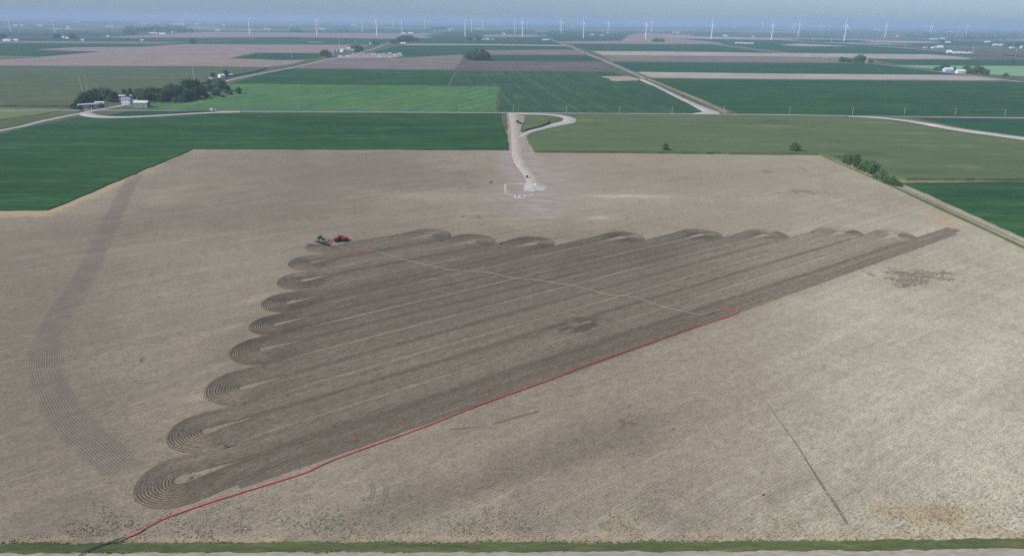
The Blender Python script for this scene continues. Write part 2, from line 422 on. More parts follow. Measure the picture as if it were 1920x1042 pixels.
def field_attrs(P):
    px, py = project(P)
    tone = 0.22 + 0.42 * sstep(px, 1000, 1720) + 0.22 * sstep(px, 1200, 1850) * sstep(py, 380, 560)  # paler to the right: part residue colour, part sun glint painted into the tone
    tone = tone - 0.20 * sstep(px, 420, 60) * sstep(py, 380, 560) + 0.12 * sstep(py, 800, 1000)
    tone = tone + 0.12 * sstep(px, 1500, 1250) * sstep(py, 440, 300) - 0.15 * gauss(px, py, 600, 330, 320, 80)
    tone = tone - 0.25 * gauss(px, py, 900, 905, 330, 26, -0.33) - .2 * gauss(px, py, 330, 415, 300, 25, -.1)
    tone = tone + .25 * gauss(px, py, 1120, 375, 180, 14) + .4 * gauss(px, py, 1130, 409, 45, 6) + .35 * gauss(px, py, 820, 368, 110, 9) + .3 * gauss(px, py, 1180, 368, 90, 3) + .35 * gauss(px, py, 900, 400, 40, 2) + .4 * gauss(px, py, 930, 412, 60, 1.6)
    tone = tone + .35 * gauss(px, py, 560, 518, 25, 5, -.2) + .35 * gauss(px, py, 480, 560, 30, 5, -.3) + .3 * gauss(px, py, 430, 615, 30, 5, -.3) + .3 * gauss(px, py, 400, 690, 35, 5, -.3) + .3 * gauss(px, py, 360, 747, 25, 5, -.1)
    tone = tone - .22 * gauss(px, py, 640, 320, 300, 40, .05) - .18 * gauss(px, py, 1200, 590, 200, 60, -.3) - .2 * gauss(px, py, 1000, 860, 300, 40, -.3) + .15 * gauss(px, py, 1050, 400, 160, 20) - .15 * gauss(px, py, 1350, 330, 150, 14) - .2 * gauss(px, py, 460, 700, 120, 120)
    yel = np.zeros(len(P))
    e1 = segd(px, py, [(-200, 400), (88, 398), (225, 340), (360, 282)]); yel += 0.66 * np.exp(-(e1 / 20) ** 2) * sstep(px, 330, 230) + .40 * np.exp(-(e1 / 6) ** 2)
    e2 = segd(px, py, [(360, 280), (953, 283)]); yel += .5 * np.exp(-(e2 / 3) ** 2)
    e3 = segd(px, py, [(1540, 291), (1690, 355), (1780, 405), (1935, 475)]); yel += .5 * np.exp(-(e3 / 20) ** 2)
    yel += .55 * gauss(px, py, 1760, 415, 60, 14, .4)
    yel += 1.15 * gauss(px, py, 1750, 965, 125, 26, .1) + .35 * gauss(px, py, 1560, 975, 70, 22) + .3 * gauss(px, py, 1100, 975, 220, 16)
    yel += .7 * np.exp(-((py - 1006 + .006 * (px - 960)) / 8) ** 2) + .33 * gauss(px, py, 250, 497, 25, 10) + .4 * gauss(px, py, 1740, 895, 30, 7) + .35 * gauss(px, py, 1265, 870, 12, 8) + .33 * gauss(px, py, 1335, 800, 12, 4)
    stain = np.zeros(len(P))
    for q in ((1085, 612, 42, 9, -.1, .75), (1720, 520, 90, 17, .05, .62), (1180, 790, 36, 16, -.3, .62), (1105, 828, 22, 8, 0, .5), (1085, 855, 22, 7, 0, .5), (1080, 738, 35, 12, -.2, .38),
              (1265, 800, 36, 10, .3, .45), (1215, 840, 22, 14, .3, .35), (1505, 360, 60, 6, 0, .55), (1435, 322, 14, 3, 0, .55), (920, 900, 70, 18, -.3, .35), (60, 470, 120, 26, -.15, .22),
              (1380, 860, 60, 10, -.1, .18), (900, 402, 60, 8, 0, .42), (870, 408, 24, 4, 0, .3), (215, 440, 60, 10, -.1, .25), (780, 905, 90, 30, -.3, .28), (200, 905, 30, 10, 0, .4), (50, 975, 90, 14, -.2, .3), (1880, 470, 60, 10, .2, .35)):
        rb = random.Random(int(q[0]))
        one = q[5] * .45 * gauss(px, py, *q[:5])
        for _ in range(int(14 + q[2] * q[3] / 22)):             # scattered flecks, densest in the middle
            ux, uy = rb.gauss(0, .62), rb.gauss(0, .62); sc = rb.uniform(.05, .17)
            c_, s_ = math.cos(q[4]), math.sin(q[4]); ox, oy = ux * q[2], uy * q[3]
            one = one + q[5] * rb.uniform(.6, 1.2) * gauss(px, py, q[0] + ox * c_ - oy * s_, q[1] + ox * s_ + oy * c_, max(q[2] * sc, 3.5), max(q[3] * sc * 1.2, 1.5), q[4])
        stain += np.minimum(one, q[5] * 1.15)
    bare = 0.95 * sstep(segd(px, py, [(960, 215), (975, 300), (1010, 350), (1020, 375)]), 62, 18) * sstep(py, 205, 215)
    bare = np.maximum(bare, .9 * gauss(px, py, 995, 372, 95, 30)); bare = np.maximum(bare, .75 * gauss(px, py, 1045, 335, 60, 50))
    speck = .15 + .75 * sstep(py, 820, 980) + .5 * sstep(px, 1500, 1850) * sstep(py, 430, 560) + .35 * gauss(px, py, 820, 400, 120, 25)
    speck = speck * (1 - bare)
    return dict(tone=tone, yellow=yel, stain=stain, bare=bare, speck=speck)

def sheet_rows():
    ys = np.concatenate([np.arange(60, 330, 1.6), np.arange(330, 652, 2.6)])
    xs = np.arange(-560, 561, 2.4)
    X, Y = np.meshgrid(xs, ys); P = np.column_stack([X.ravel(), Y.ravel()])
    nx, ny = len(xs), len(ys)
    i = np.arange(nx - 1); j = np.arange(ny - 1); I, J = np.meshgrid(i, j)
    a = (J * nx + I).ravel(); Fc = np.column_stack([a, a + 1, a + 1 + nx, a + nx])
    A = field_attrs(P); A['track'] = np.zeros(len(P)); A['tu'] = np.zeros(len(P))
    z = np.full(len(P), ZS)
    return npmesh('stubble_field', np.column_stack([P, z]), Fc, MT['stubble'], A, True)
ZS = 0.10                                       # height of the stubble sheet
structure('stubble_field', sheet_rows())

# ------------------------------------------------------------------ ribbons laid on the field
def resample(pts, step):
    pts = np.asarray(pts, float); d = np.r_[0, np.cumsum(np.hypot(*np.diff(pts, axis=0).T))]
    n = max(2, int(d[-1] / step) + 1); s = np.linspace(0, d[-1], n)
    return np.column_stack([np.interp(s, d, pts[:, 0]), np.interp(s, d, pts[:, 1])])
def smooth_path(pts, step=1.0, closed=False):
    """Catmull-Rom through the points, then even steps"""
    pts = np.asarray(pts, float); Q = np.vstack([2 * pts[0] - pts[1], pts, 2 * pts[-1] - pts[-2]])
    out = []
    for i in range(1, len(Q) - 2):
        for t in np.linspace(0, 1, 14, endpoint=False):
            a, b, c, d = Q[i - 1], Q[i], Q[i + 1], Q[i + 2]
            out.append(.5 * ((2 * b) + (-a + c) * t + (2 * a - 5 * b + 4 * c - d) * t * t + (-a + 3 * b - 3 * c + d) * t ** 3))
    out.append(Q[-2]); return resample(out, step)
def frames(P):
    t = np.gradient(P, axis=0); t /= np.hypot(t[:, 0], t[:, 1])[:, None]
    return t, np.column_stack([-t[:, 1], t[:, 0]])
def ribbon(P, offs, z):
    """P centreline (n,2), offs (n,k) lateral offsets, z (n,k)"""
    t, nrm = frames(P); n, k = offs.shape
    XY = P[:, None, :] + nrm[:, None, :] * offs[:, :, None]
    V = np.concatenate([XY, z[:, :, None]], axis=2).reshape(-1, 3)
    i = np.arange(n - 1); j = np.arange(k - 1); J, I = np.meshgrid(j, i)
    a = (I * k + J).ravel()
    return V, np.column_stack([a, a + k, a + k + 1, a + 1])

L_EYE = [(330, 903), (375, 812), (450, 728), (485, 658), (510, 610), (535, 570), (563, 527), (580, 494), (610, 462)]
R_EYE = [(1677, 441), (1580, 436), (1437, 440), (1318, 440), (1172, 444), (1003, 456), (890, 452), (805, 441)]
R0 = 1.7
EYE = [1.7, 2.2, 1.5, 2.0, 1.6, 2.1, 1.8, 1.5, 1.3, 1.9, 1.3, 2.2, 1.6, 2.4, 1.4, 2.0, 1.7]
def ab(p): return np.array([p @ EA, p @ EB])
LA = [ab(at(*q)) + np.array([R0, 0]) for q in L_EYE]; RA = [ab(at(*q)) - np.array([R0, 0]) for q in R_EYE]
def build_tilled():
    """the serpentine of injector passes, in field coordinates a (along) and b (across)"""
    BL = [LA[0][1] - 9.9]; BR = [158.0, RA[0][1] - 9.4]
    for k in range(9): BL += [LA[k][1]] + ([(LA[k][1] + LA[k + 1][1]) / 2] if k < 8 else [])
    for k in range(8): BR += [RA[k][1]] + ([(RA[k][1] + RA[k + 1][1]) / 2] if k < 7 else [RA[k][1] + 10.2])
    aL = [LA[i // 2][0] for i in range(17)] + [0]
    aR = [432.0] + [RA[(i - 1) // 2][0] for i in range(1, 17)]
    path, tn, pid, wd = [], [], [], []
    def edge(i, a):
        f = (a - aL[i]) / (aR[i] - aL[i])
        return BL[i] + (BR[i] - BL[i]) * f, BL[i + 1] + (BR[i + 1] - BL[i + 1]) * f
    def straight(i, a0, a1):
        for a in np.linspace(a0, a1, 12):
            lo, hi = edge(i, a); path.append((a, (lo + hi) / 2)); tn.append(0.0); pid.append(i); wd.append((hi - lo) / 2)
    def turn(c, side, w0, w1, i0, i1, stop=1.0):
        for t in np.linspace(0, stop, int(30 * stop)):
            th = -math.pi / 2 + math.pi * t; w = w0 + (w1 - w0) * t; r = w + EYE[i0] * (1 + .25 * math.sin(i0 * 1.7 + 3 * t))
            path.append((c[0] + side * r * math.cos(th), c[1] + r * math.sin(th))); tn.append(1.0); pid.append(i0 if t < .5 else i1); wd.append(w)
    for k in range(9):
        i = 2 * k
        straight(i, aR[i] - (0 if k == 0 else 13), aL[i] + 13)
        lo, hi = edge(i, aL[i])
        if k == 8: turn(LA[k], -1, (hi - lo) / 2, (hi - lo) / 2, i, i, .82); break
        lo2, hi2 = edge(i + 1, aL[i]); turn(LA[k], -1, (hi - lo) / 2, (hi2 - lo2) / 2, i, i + 1)
        i += 1
        straight(i, aL[i] + 13, aR[i] - 13)
        lo, hi = edge(i, aR[i]); lo2, hi2 = edge(i + 1, aR[i]); turn(RA[k], 1, (hi - lo) / 2, (hi2 - lo2) / 2, i, i + 1)
    path = np.array(path); tn = np.array(tn); pid = np.array(pid, float); wd = np.array(wd)
    d = np.r_[0, np.cumsum(np.hypot(*np.diff(path, axis=0).T))]
    ss = [0.0]
    while ss[-1] < d[-1]: ss.append(ss[-1] + (0.8 if np.interp(ss[-1], d, tn) > .02 else 2.6))
    s = np.array(ss[:-1])
    Q = np.column_stack([np.interp(s, d, path[:, 0]), np.interp(s, d, path[:, 1])])
    T = np.interp(s, d, tn); I = pid[np.clip(np.searchsorted(d, s), 0, len(pid) - 1)]; w = np.interp(s, d, wd)
    ker = np.array([1, 2, 3, 4, 3, 2, 1.]); ker /= ker.sum()
    for c in (0, 1):                                           # ease the joints between turn and straight
        sm = np.convolve(np.pad(Q[:, c], 3, mode='edge'), ker, 'valid'); m = (T > .02); Q[m, c] = sm[m]
    P = Q[:, :1] * EA + Q[:, 1:] * EB
    t, nrm = frames(P); P = P + nrm * ((.10 * np.sin(s * .11) + .08 * np.sin(s * .047 + 2)) * (1 - T))[:, None]
    rows, per = 12, 4
    k = rows * per + 1; uu = np.linspace(-1, 1, k)
    n = len(P)
    wob = 1 + .012 * np.sin(s * .31) * (1 - T)
    off_hi = (w - .26) * wob; off_lo = (w - .02)
    offs = np.where(uu[None, :] > 0, uu[None, :] * off_hi[:, None], uu[None, :] * off_lo[:, None])
    U = (uu[None, :] * 0.5 + .5) * rows * 0.80 + I[:, None] * 13.7
    ridge = (0.07 * (1 + .6 * T))[:, None] * np.cos(np.linspace(0, rows * 2 * math.pi, k))[None, :]
    z = ZS + .14 + ridge + rng.normal(0, .03, (n, k)) + 0.003 * I[:, None]
    z[:, 0] = .05; z[:, -1] = .05
    V, Fc = ribbon(P, offs, z)
    pt = random.Random(4); dk = np.array([pt.uniform(.35, .62) for _ in range(40)]); dk[0] = .72
    D = dk[I.astype(int)][:, None] + (1 - T)[:, None] * (.50 * sstep(uu, -.55, -.88) - .22 * sstep(uu, .8, .97))[None, :] + T[:, None] * .15
    z0 = (I == 0)[:, None] * (1 - T)[:, None]; D = D + z0 * .35 * np.exp(-((uu[None, :] - .55) / .3) ** 2)
    px, py = project(V[:, :2]); ca_, cb_ = np.floor(V[:, :2] @ EA / 5.2), np.floor(V[:, :2] @ EB / 2.0); GRID = (np.modf(np.abs(np.sin(ca_ * 12.9898 + cb_ * 78.233)) * 43758.5)[0] > .42) * 1.0; D = D.ravel() + 3.0 * gauss(px, py, 1085, 612, 40, 12, -.1) * GRID - .8 * gauss(px, py, 1045, 634, 60, 9, -.25) - .5 * gauss(px, py, 1180, 605, 40, 8, -.2) - .15 * sstep(px, 1250, 1650)
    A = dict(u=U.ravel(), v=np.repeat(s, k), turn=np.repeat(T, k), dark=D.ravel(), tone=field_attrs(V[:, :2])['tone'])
    return npmesh('tilled_soil', V, Fc, MT['tilled'], A, True)
def extra_pass():
    """the narrow first run beside the red hose"""
    a = np.arange(30, 425, 2.6); P = a[:, None] * EA + (156.9 + .003 * (a - 30))[:, None] * EB
    k = 21; uu = np.linspace(-1, 1, k); w = np.interp(a, [30, 120, 425], [1.4, 2.6, 2.2])
    z = ZS + .05 + .04 * np.cos(np.linspace(0, 10 * math.pi, k))[None, :] + rng.normal(0, .025, (len(a), k))
    V, Fc = ribbon(P, uu[None, :] * w[:, None], z)
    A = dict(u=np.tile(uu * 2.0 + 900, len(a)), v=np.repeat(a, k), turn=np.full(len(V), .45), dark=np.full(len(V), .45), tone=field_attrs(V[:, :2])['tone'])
    return npmesh('tilled_soil', V, Fc, MT['tilled'], A, True)
structure('tilled_soil', extra_pass())
structure('tilled_soil', build_tilled())

def track(name, pts, width, strength, k=13, step=1.2, fade=8, smooth=True, edge=True, stain=None, z=0.0, widths=None):
    P = smooth_path(pts, step) if smooth else resample(pts, step)
    n = len(P); uu = np.linspace(-1, 1, k)
    w = np.full(n, width) if widths is None else np.interp(np.linspace(0, 1, n), np.linspace(0, 1, len(widths)), widths)
    offs = uu[None, :] * w[:, None] / 2
    s = np.arange(n) * step; L = s[-1]
    f = np.clip(np.minimum(s, L - s) / max(fade, .01), 0, 1)
    ed = np.clip((1 - np.abs(uu)) * 3.5, 0, 1) if edge else np.ones(k)
    V, Fc = ribbon(P, offs, np.full(offs.shape, ZS + .012 + z))
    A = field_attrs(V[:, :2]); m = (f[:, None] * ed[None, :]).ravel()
    A['track'] = m * strength; A['tu'] = offs.ravel()
    if stain is not None: A['stain'] = A['stain'] + m * stain
    structure(name, npmesh(name, V, Fc, MT['stubble'], A))
def G(pts): return [at(*q) for q in pts]
track('old_tool_track', G([(262, 318), (240, 350), (224, 385), (205, 422), (187, 460), (168, 500), (142, 545), (112, 590), (89, 640), (84, 682), (96, 728), (130, 785), (185, 838), (262, 905)]), 11.0, 1.0, k=25, fade=14)
# faint turning rings of older row work along the near edge
for q, w, st in (((95, 972), 15, .45), ((410, 965), 13, .4), ((705, 968), 12, .35), ((1005, 962), 17, .55), ((1265, 950), 17, .5), ((1500, 940), 15, .3), ((1130, 412), 0, 0)):
    if not w: continue
    c = at(*q); rc = w / 2 * .62
    a = np.linspace(-math.pi / 2, math.pi / 2, 20)
    pts = [c - EB * rc + EA * d for d in (22, 14, 7)] + [c + rc * (EB * math.sin(t) - EA * math.cos(t)) for t in a] + [c + EB * rc + EA * d for d in (7, 14, 22)]
    track('turning_rings', pts, rc * 1.75, st, k=13, step=.9, fade=16, smooth=False, z=.006)
for dx in (0, 24):
    track('wheel_rut', G([(690 + dx, 902), (700 + dx, 915), (694 + dx, 940), (692 + dx, 962), (708 + dx, 975)]), 1.3, 1.0, k=7, fade=3, z=.02)
track('wheel_rut', G([(1168, 402), (1178, 407), (1172, 414), (1150, 418)]), 1.6, .8, k=5, fade=3, z=.02)
track('wheel_rut', G([(1690, 352), (1735, 378), (1752, 390), (1770, 402)]), 2.4, .35, k=5, fade=4, z=.02)
track('wheel_rut', G([(862, 404), (900, 411), (960, 414), (1030, 412), (1090, 405), (1140, 398)]), 2.2, .5, k=7, fade=12, z=.02)
track('wheel_rut', G([(905, 350), (925, 368), (960, 385), (1010, 388), (1060, 378)]), 3.2, .28, k=7, fade=12, z=.02)
track('soil_crack', G([(833, 804), (860, 804), (898, 800)]), .7, 0, k=3, fade=2, edge=False, stain=1.0, z=.02)
track('soil_crack', G([(917, 797), (950, 788), (980, 779), (1016, 770)]), .9, 0, k=3, fade=2, edge=False, stain=1.1, z=.02)
track('dry_rill', G([(1436, 752), (1455, 780), (1490, 828), (1515, 868), (1548, 920), (1572, 955), (1588, 982), (1600, 1000)]), 1.2, 0, k=5, fade=4, edge=False, stain=.85, z=.02, widths=[.25, .4, .4, .5, .7, .95, .8])
track('soil_crack', G([(1494, 311), (1516, 322)]), 1.2, 0, k=3, fade=2, edge=False, stain=1.0, z=.02, smooth=False)

# ------------------------------------------------------------------ fields (crop canopies have their real height)
_fi = [0]
def field(name, mat, px, h):
    _fi[0] += 1; z = h + 0.004 * _fi[0]; _fi.append(z)
    P = [at(x, y, z) for x, y in px]
    J = random.Random(_fi[0]); Q = []
    for i, p in enumerate(P):                                   # margins are never ruler-straight
        q = P[(i + 1) % len(P)]; L = math.hypot(*(q - p)); near = np.hypot(*p) < 1500 and np.hypot(*q) < 1700
        close = np.hypot(*(p + q)) / 2 < 420 and near
        n = int(min(L / 1.6, 160)) if close else int(min(L / 7, 90)) if near else int(min(L / 60, 25)); amp = .20 if close else .55 if near else 1.6
        nv = np.array([-(q - p)[1], (q - p)[0]]) / max(L, .01); Q.append(p); w_ = 0.0
        for j in range(1, n):
            w_ = .6 * w_ + J.gauss(0, amp); Q.append(p + (q - p) * j / n + nv * w_)
    P = Q
    a = sum(P[i][0] * P[(i + 1) % len(P)][1] - P[(i + 1) % len(P)][0] * P[i][1] for i in range(len(P)))
    if a < 0: P = P[::-1]
    n = len(P)
    vs = [(p[0], p[1], z) for p in P] + [(p[0], p[1], -0.02) for p in P]
    fs = [tuple(range(n))] + [(i, i + n, (i + 1) % n + n, (i + 1) % n) for i in range(n)]
    m = MB(); m.add(vs, fs)
    o = m.build(name, MT[mat], fixn=False); o['kind'] = 'structure'; return o

SB, CO, BA, HA = .65, 2.2, .25, .35
# beside and beyond the stubble field
field('soybean_field', 'soy_x', [(-420, 296), (0, 251), (60, 237), (150, 220), (200, 223), (300, 220), (400, 213), (600, 212), (936, 212), (946, 245), (953, 281), (700, 280), (362, 279), (225, 337), (88, 393), (-500, 396)], SB)
field('corn_field', 'corn', [(1095, 213), (1350, 215), (1585, 218.6), (1627, 220.5), (1682, 229), (1740, 239), (1802, 249.5), (1860, 256.5), (1920, 263.5), (2400, 326), (2400, 346), (1920, 335), (1700, 334), (1680, 331), (1620, 312), (1535, 287), (1250, 284), (1003, 282), (993, 268), (990, 257), (1012, 247), (1045, 240), (1077, 231), (1080, 222)], CO)
field('soybean_field', 'soy_x', [(1690, 343), (1920, 341), (2500, 345), (2500, 700), (1925, 446), (1800, 390)], SB)
field('corn_patch', 'corn', [(985, 217), (1010, 217), (1026, 222), (1029, 229), (1012, 236), (984, 243)], CO)
field('verge', 'grass', [(1024, 217), (1050, 222), (1046, 229), (1015, 240), (975, 246), (985, 240), (1012, 236), (1030, 229)], .3)
field('soybean_field', 'soy_far', [(1722, 221.5), (1920, 222.5), (2400, 227), (2400, 318), (1920, 255), (1850, 246), (1791, 236)], SB)
field('field_lane', 'dry_verge', [(1692, 342), (1700, 337), (1920, 338), (2300, 341), (2300, 343), (1920, 341), (1700, 343)], .3)
# middle distance, left
field('corn_field', 'corn_far', [(-400, 125), (0, 124), (360, 125), (500, 127), (478, 134), (430, 142), (400, 150), (360, 160), (260, 170), (210, 182), (150, 190), (128, 198), (0, 197), (-400, 212)], CO)
field('hay_field', 'yellow_hay', [(-300, 203), (0, 202), (105, 204), (118, 207), (60, 216), (0, 224), (-300, 262)], HA)
field('verge', 'grass', [(-300, 266), (0, 227), (60, 218), (122, 208), (155, 209), (100, 222), (0, 242), (-300, 292)], .2)
field('hay_field', 'hay', [(204, 205), (300, 204), (402, 207), (600, 208), (930, 209), (937, 162), (700, 160), (480, 157), (432, 158), (400, 172), (300, 193), (240, 203)], HA)
field('soybean_field', 'soy_far', [(200, 216), (245, 208), (400, 208), (300, 214), (240, 217)], SB)
field('soybean_field', 'soy_y', [(434, 156), (484, 142), (540, 130), (700, 131), (853, 133), (836, 160), (640, 158)], SB)
field('bean_field', 'beans_striped', [(857, 133), (1000, 134), (1150, 135), (1240, 165), (1330, 208), (1290, 211), (935, 210), (940, 162), (842, 160)], SB)
field('bare_field', 'purple', [(556, 127), (610, 110), (640, 108), (770, 108), (868, 103), (866, 112), (852, 131), (700, 129)], BA)
field('bare_field', 'purple_dark', [(868, 116), (1115, 116), (1150, 133), (1000, 132), (855, 131)], BA)
field('soybean_field', 'soy_far', [(692, 100), (752, 85), (900, 85), (1060, 87), (1080, 93), (900, 94), (870, 101), (770, 106), (700, 104)], SB)
field('brown_field', 'brown', [(888, 94), (1082, 93), (1098, 103), (925, 102), (880, 102)], BA)
field('soybean_field', 'soy_far', [(920, 104), (1100, 104), (1130, 114), (918, 114)], SB)
field('stubble_strip', 'tan_light', [(762, 83), (900, 83), (1058, 85), (1065, 88), (900, 86), (760, 85)], BA)
field('soybean_field', 'soy_far', [(782, 81), (800, 72), (850, 60), (885, 57), (1000, 57), (1020, 68), (1044, 80), (1050, 84), (900, 82)], SB)
field('bare_field', 'tan', [(909, 65), (1000, 65), (1018, 70), (905, 70)], BA + 1)
field('bare_field', 'tan', [(-300, 114), (0, 112), (80, 107), (190, 97), (120, 95), (57, 94), (140, 89), (275, 88), (350, 83), (480, 84), (690, 85), (600, 100), (480, 99), (430, 110), (520, 113), (575, 113), (540, 122), (500, 126), (360, 124), (-300, 123)], BA)
field('soybean_field', 'soy_far', [(437, 109), (490, 100), (600, 100), (612, 103), (590, 109), (520, 112)], SB)
field('soybean_field', 'soy_far', [(-300, 84), (0, 81), (240, 83), (300, 84), (272, 87), (140, 88), (57, 93), (120, 96), (185, 97), (80, 105), (0, 104), (-300, 106)], SB)
field('hay_field', 'yellow_hay', [(-300, 108), (0, 105), (50, 106), (75, 107), (0, 110), (-300, 113)], HA)
field('soybean_field', 'soy_far', [(300, 82), (355, 80), (480, 74), (600, 72), (745, 74), (715, 82), (600, 82), (480, 82), (355, 82)], SB)
field('brown_field', 'brown', [(-200, 78), (0, 77), (300, 79), (345, 80), (300, 82), (0, 81), (-200, 82)], BA)
field('soybean_field', 'soy_far', [(-200, 73), (0, 72), (240, 72), (480, 71), (560, 71), (470, 73), (350, 78), (0, 76), (-200, 77)], SB)
field('bare_field', 'tan', [(175, 71), (300, 65), (390, 60), (600, 62), (820, 63), (790, 69), (740, 73), (560, 70), (400, 71)], BA + .6)
# middle distance, right
field('soybean_field', 'soy_y', [(1222, 148), (1440, 150), (1895, 154), (2300, 158), (2300, 222), (1920, 220), (1640, 217), (1385, 212), (1290, 176)], SB)
field('stubble_strip', 'tan_light', [(1194, 135), (1440, 138), (1780, 141), (1830, 144), (1880, 151), (1440, 148), (1224, 146)], BA)
field('soybean_field', 'soy_far', [(1148, 117), (1440, 119), (1640, 119), (1720, 130), (1790, 139), (1440, 137), (1190, 134)], SB)
field('stubble_strip', 'tan_light', [(1108, 96), (1300, 97), (1440, 100), (1520, 100), (1740, 102), (1800, 107), (1825, 111), (1700, 111), (1560, 108), (1440, 106), (1130, 104)], BA)
field('brown_field', 'brown', [(1132, 105), (1440, 107), (1560, 109), (1640, 112), (1648, 118), (1440, 117), (1148, 115)], BA)
field('soybean_field', 'soy_far', [(1640, 112), (1920, 113), (2200, 115), (2200, 124), (1920, 123), (1690, 121)], SB)
field('hay_field', 'hay_bright', [(1680, 123), (1920, 124), (2200, 126), (2200, 158), (1920, 143), (1850, 139), (1800, 134), (1740, 128)], HA)
field('soybean_field', 'soy_far', [(1072, 83), (1335, 84), (1380, 91), (1440, 99), (1110, 95), (1080, 88)], SB)
field('bare_field', 'tan', [(1048, 78), (1170, 77), (1125, 67), (1170, 67), (1210, 62), (1290, 65), (1345, 82), (1335, 83), (1072, 82)], BA)
field('stubble_strip', 'tan_light', [(1222, 67), (1300, 69), (1440, 72), (1500, 75), (1440, 75), (1330, 73)], BA + .6)
field('soybean_field', 'soy_far', [(1272, 73), (1440, 75), (1600, 83), (1760, 95), (1920, 109), (2100, 116), (2100, 113), (1740, 102), (1520, 100), (1440, 95), (1360, 84), (1350, 80)], SB)
field('stubble_strip', 'tan_light', [(1462, 84), (1500, 82), (1560, 85), (1600, 87), (1500, 87)], BA + 1)
field('stubble_strip', 'tan_light', [(1612, 77), (1640, 76), (1740, 78), (1770, 81), (1700, 81), (1640, 79)], BA)
field('soybean_field', 'soy_far', [(1030, 58), (1100, 58), (1180, 66), (1165, 76), (1045, 77), (1022, 68)], SB)

# ------------------------------------------------------------------ roads
def road(name, mat, px, width, h=.85, widths=None, step=6.0):
    P = smooth_path([at(x, y, h) for x, y in px], step)
    n = len(P)
    w = np.full(n, float(width)) if widths is None else np.interp(np.linspace(0, 1, n), np.linspace(0, 1, len(widths)), widths)
    offs = np.column_stack([-w / 2 - .9, -w / 2, w * 0, w / 2, w / 2 + .9])
    z = np.column_stack([np.full(n, .02), np.full(n, h), np.full(n, h + .06), np.full(n, h), np.full(n, .02)])
    V, Fc = ribbon(P, offs, z)
    return structure(name, npmesh(name, V, Fc[:, ::-1], MT[mat]))
road('road', 'asphalt', [(-500, 206), (100, 206.5), (170, 206), (440, 208.3), (700, 209.6), (940, 211), (1340, 213.7), (1620, 217), (1920, 221), (2300, 226)], 6.0, .5)
road('country_road', 'gravel', [(-300, 293), (0, 245), (90, 225), (180, 207), (245, 195), (300, 184), (365, 168), (425, 152), (480, 140), (550, 126.5), (600, 115), (660, 103), (700, 92), (732, 81), (780, 71), (835, 58), (860, 52)], 6.5, .9, step=12)
road('gravel_track', 'gravel', [(158, 212), (178, 217), (210, 219), (260, 218), (340, 213.5), (400, 210.5), (450, 209)], 7, .75, widths=[16, 12, 8, 7, 6, 5, 5])
road('gravel_track', 'gravel', [(1340, 212), (1318, 203), (1270, 181), (1232, 162), (1208, 151), (1198, 148)], 9, .8, widths=[22, 11, 10, 9, 9, 9])
field('gravel_apron', 'gravel', [(1296, 213.5), (1330, 208), (1350, 213), (1350, 214.5)], .72)
road('field_lane', 'dry_verge', [(1368, 212), (1320, 190), (1262, 166), (1205, 143), (1150, 119), (1100, 99), (1060, 83), (1045, 78), (1022, 70), (1000, 60)], 9, .6, step=20)
road('country_road', 'asphalt', [(1212, 148), (1150, 121), (1105, 103), (1075, 90), (1045, 79), (1020, 70), (1002, 62), (990, 56)], 7, .95, step=20)
field('gravel_pad', 'pad_soil', [(1128, 143.5), (1178, 143), (1200, 149), (1196, 151), (1160, 152), (1146, 151), (1142, 147)], .95)
road('country_road', 'asphalt', [(1340, 82), (1360, 85), (1440, 95), (1545, 108), (1650, 121), (1720, 130), (1800, 138.5), (1920, 154), (2200, 188)], 7, .9, step=20)
road('country_road', 'gravel', [(1440, 72), (1490, 77), (1600, 83), (1700, 91), (1800, 99), (1920, 108), (2200, 128)], 9, 1.2, step=20)
road('gravel_track', 'gravel', [(1590, 218.2), (1640, 219.8), (1700, 225.8), (1750, 234), (1797, 242.3), (1860, 251), (1920, 259), (2400, 322)], 16, .5, widths=[5, 12, 16, 17, 16, 14, 13, 13])
road('access_road', 'gravel_tan', [(962, 212), (963, 226), (965, 245), (967, 268), (969, 288), (975, 306), (986, 320), (996, 335), (1001, 347)], 6.5, .35, widths=[12, 8, 7, 7, 8, 8, 7, 7, 7], step=3)
road('access_loop', 'gravel', [(958, 213), (1000, 213.5), (1030, 214.5), (1052, 217), (1068, 222), (1066, 228), (1045, 233), (1018, 240), (992, 247), (974, 258)], 8, .42, widths=[9, 9, 10, 12, 16, 14, 9, 7, 6, 7], step=3)
road('pad_outline', 'gravel_tan', [(992, 344), (970, 344), (960, 344.6), (949, 345.4)], .9, .27, step=2)
road('pad_outline', 'gravel_tan', [(948, 345), (948.4, 354), (950, 364)], .7, .28, step=2)
road('pad_outline', 'gravel_tan', [(950, 364.5), (975, 365.5), (995, 366), (1000, 362)], .8, .27, step=2)
# dusty field tracks beside the near lane
def beyond(p, q, L):
    a_, b_ = at(*p), at(*q); e = b_ + (b_ - a_) / np.hypot(*(b_ - a_)) * L; x, y = project(e[None, :]); return float(x[0]), float(y[0])
LANE_END = beyond((1920, 456), (2100, 545), 110); LANE_END2 = beyond((1910, 459), (2080, 545), 110)
road('field_lane', 'dry_verge', [(1540, 289), (1610, 318), (1690, 352), (1780, 393), (1920, 456), (2100, 545), LANE_END], 1.7, .26, step=4)
road('verge', 'grass', [(1538, 291), (1606, 320), (1684, 354), (1772, 395), (1910, 459), (2080, 545), LANE_END2], 2.6, .2, widths=[.8, 2, 3, 2.6, 2.4, 2.4], step=4)
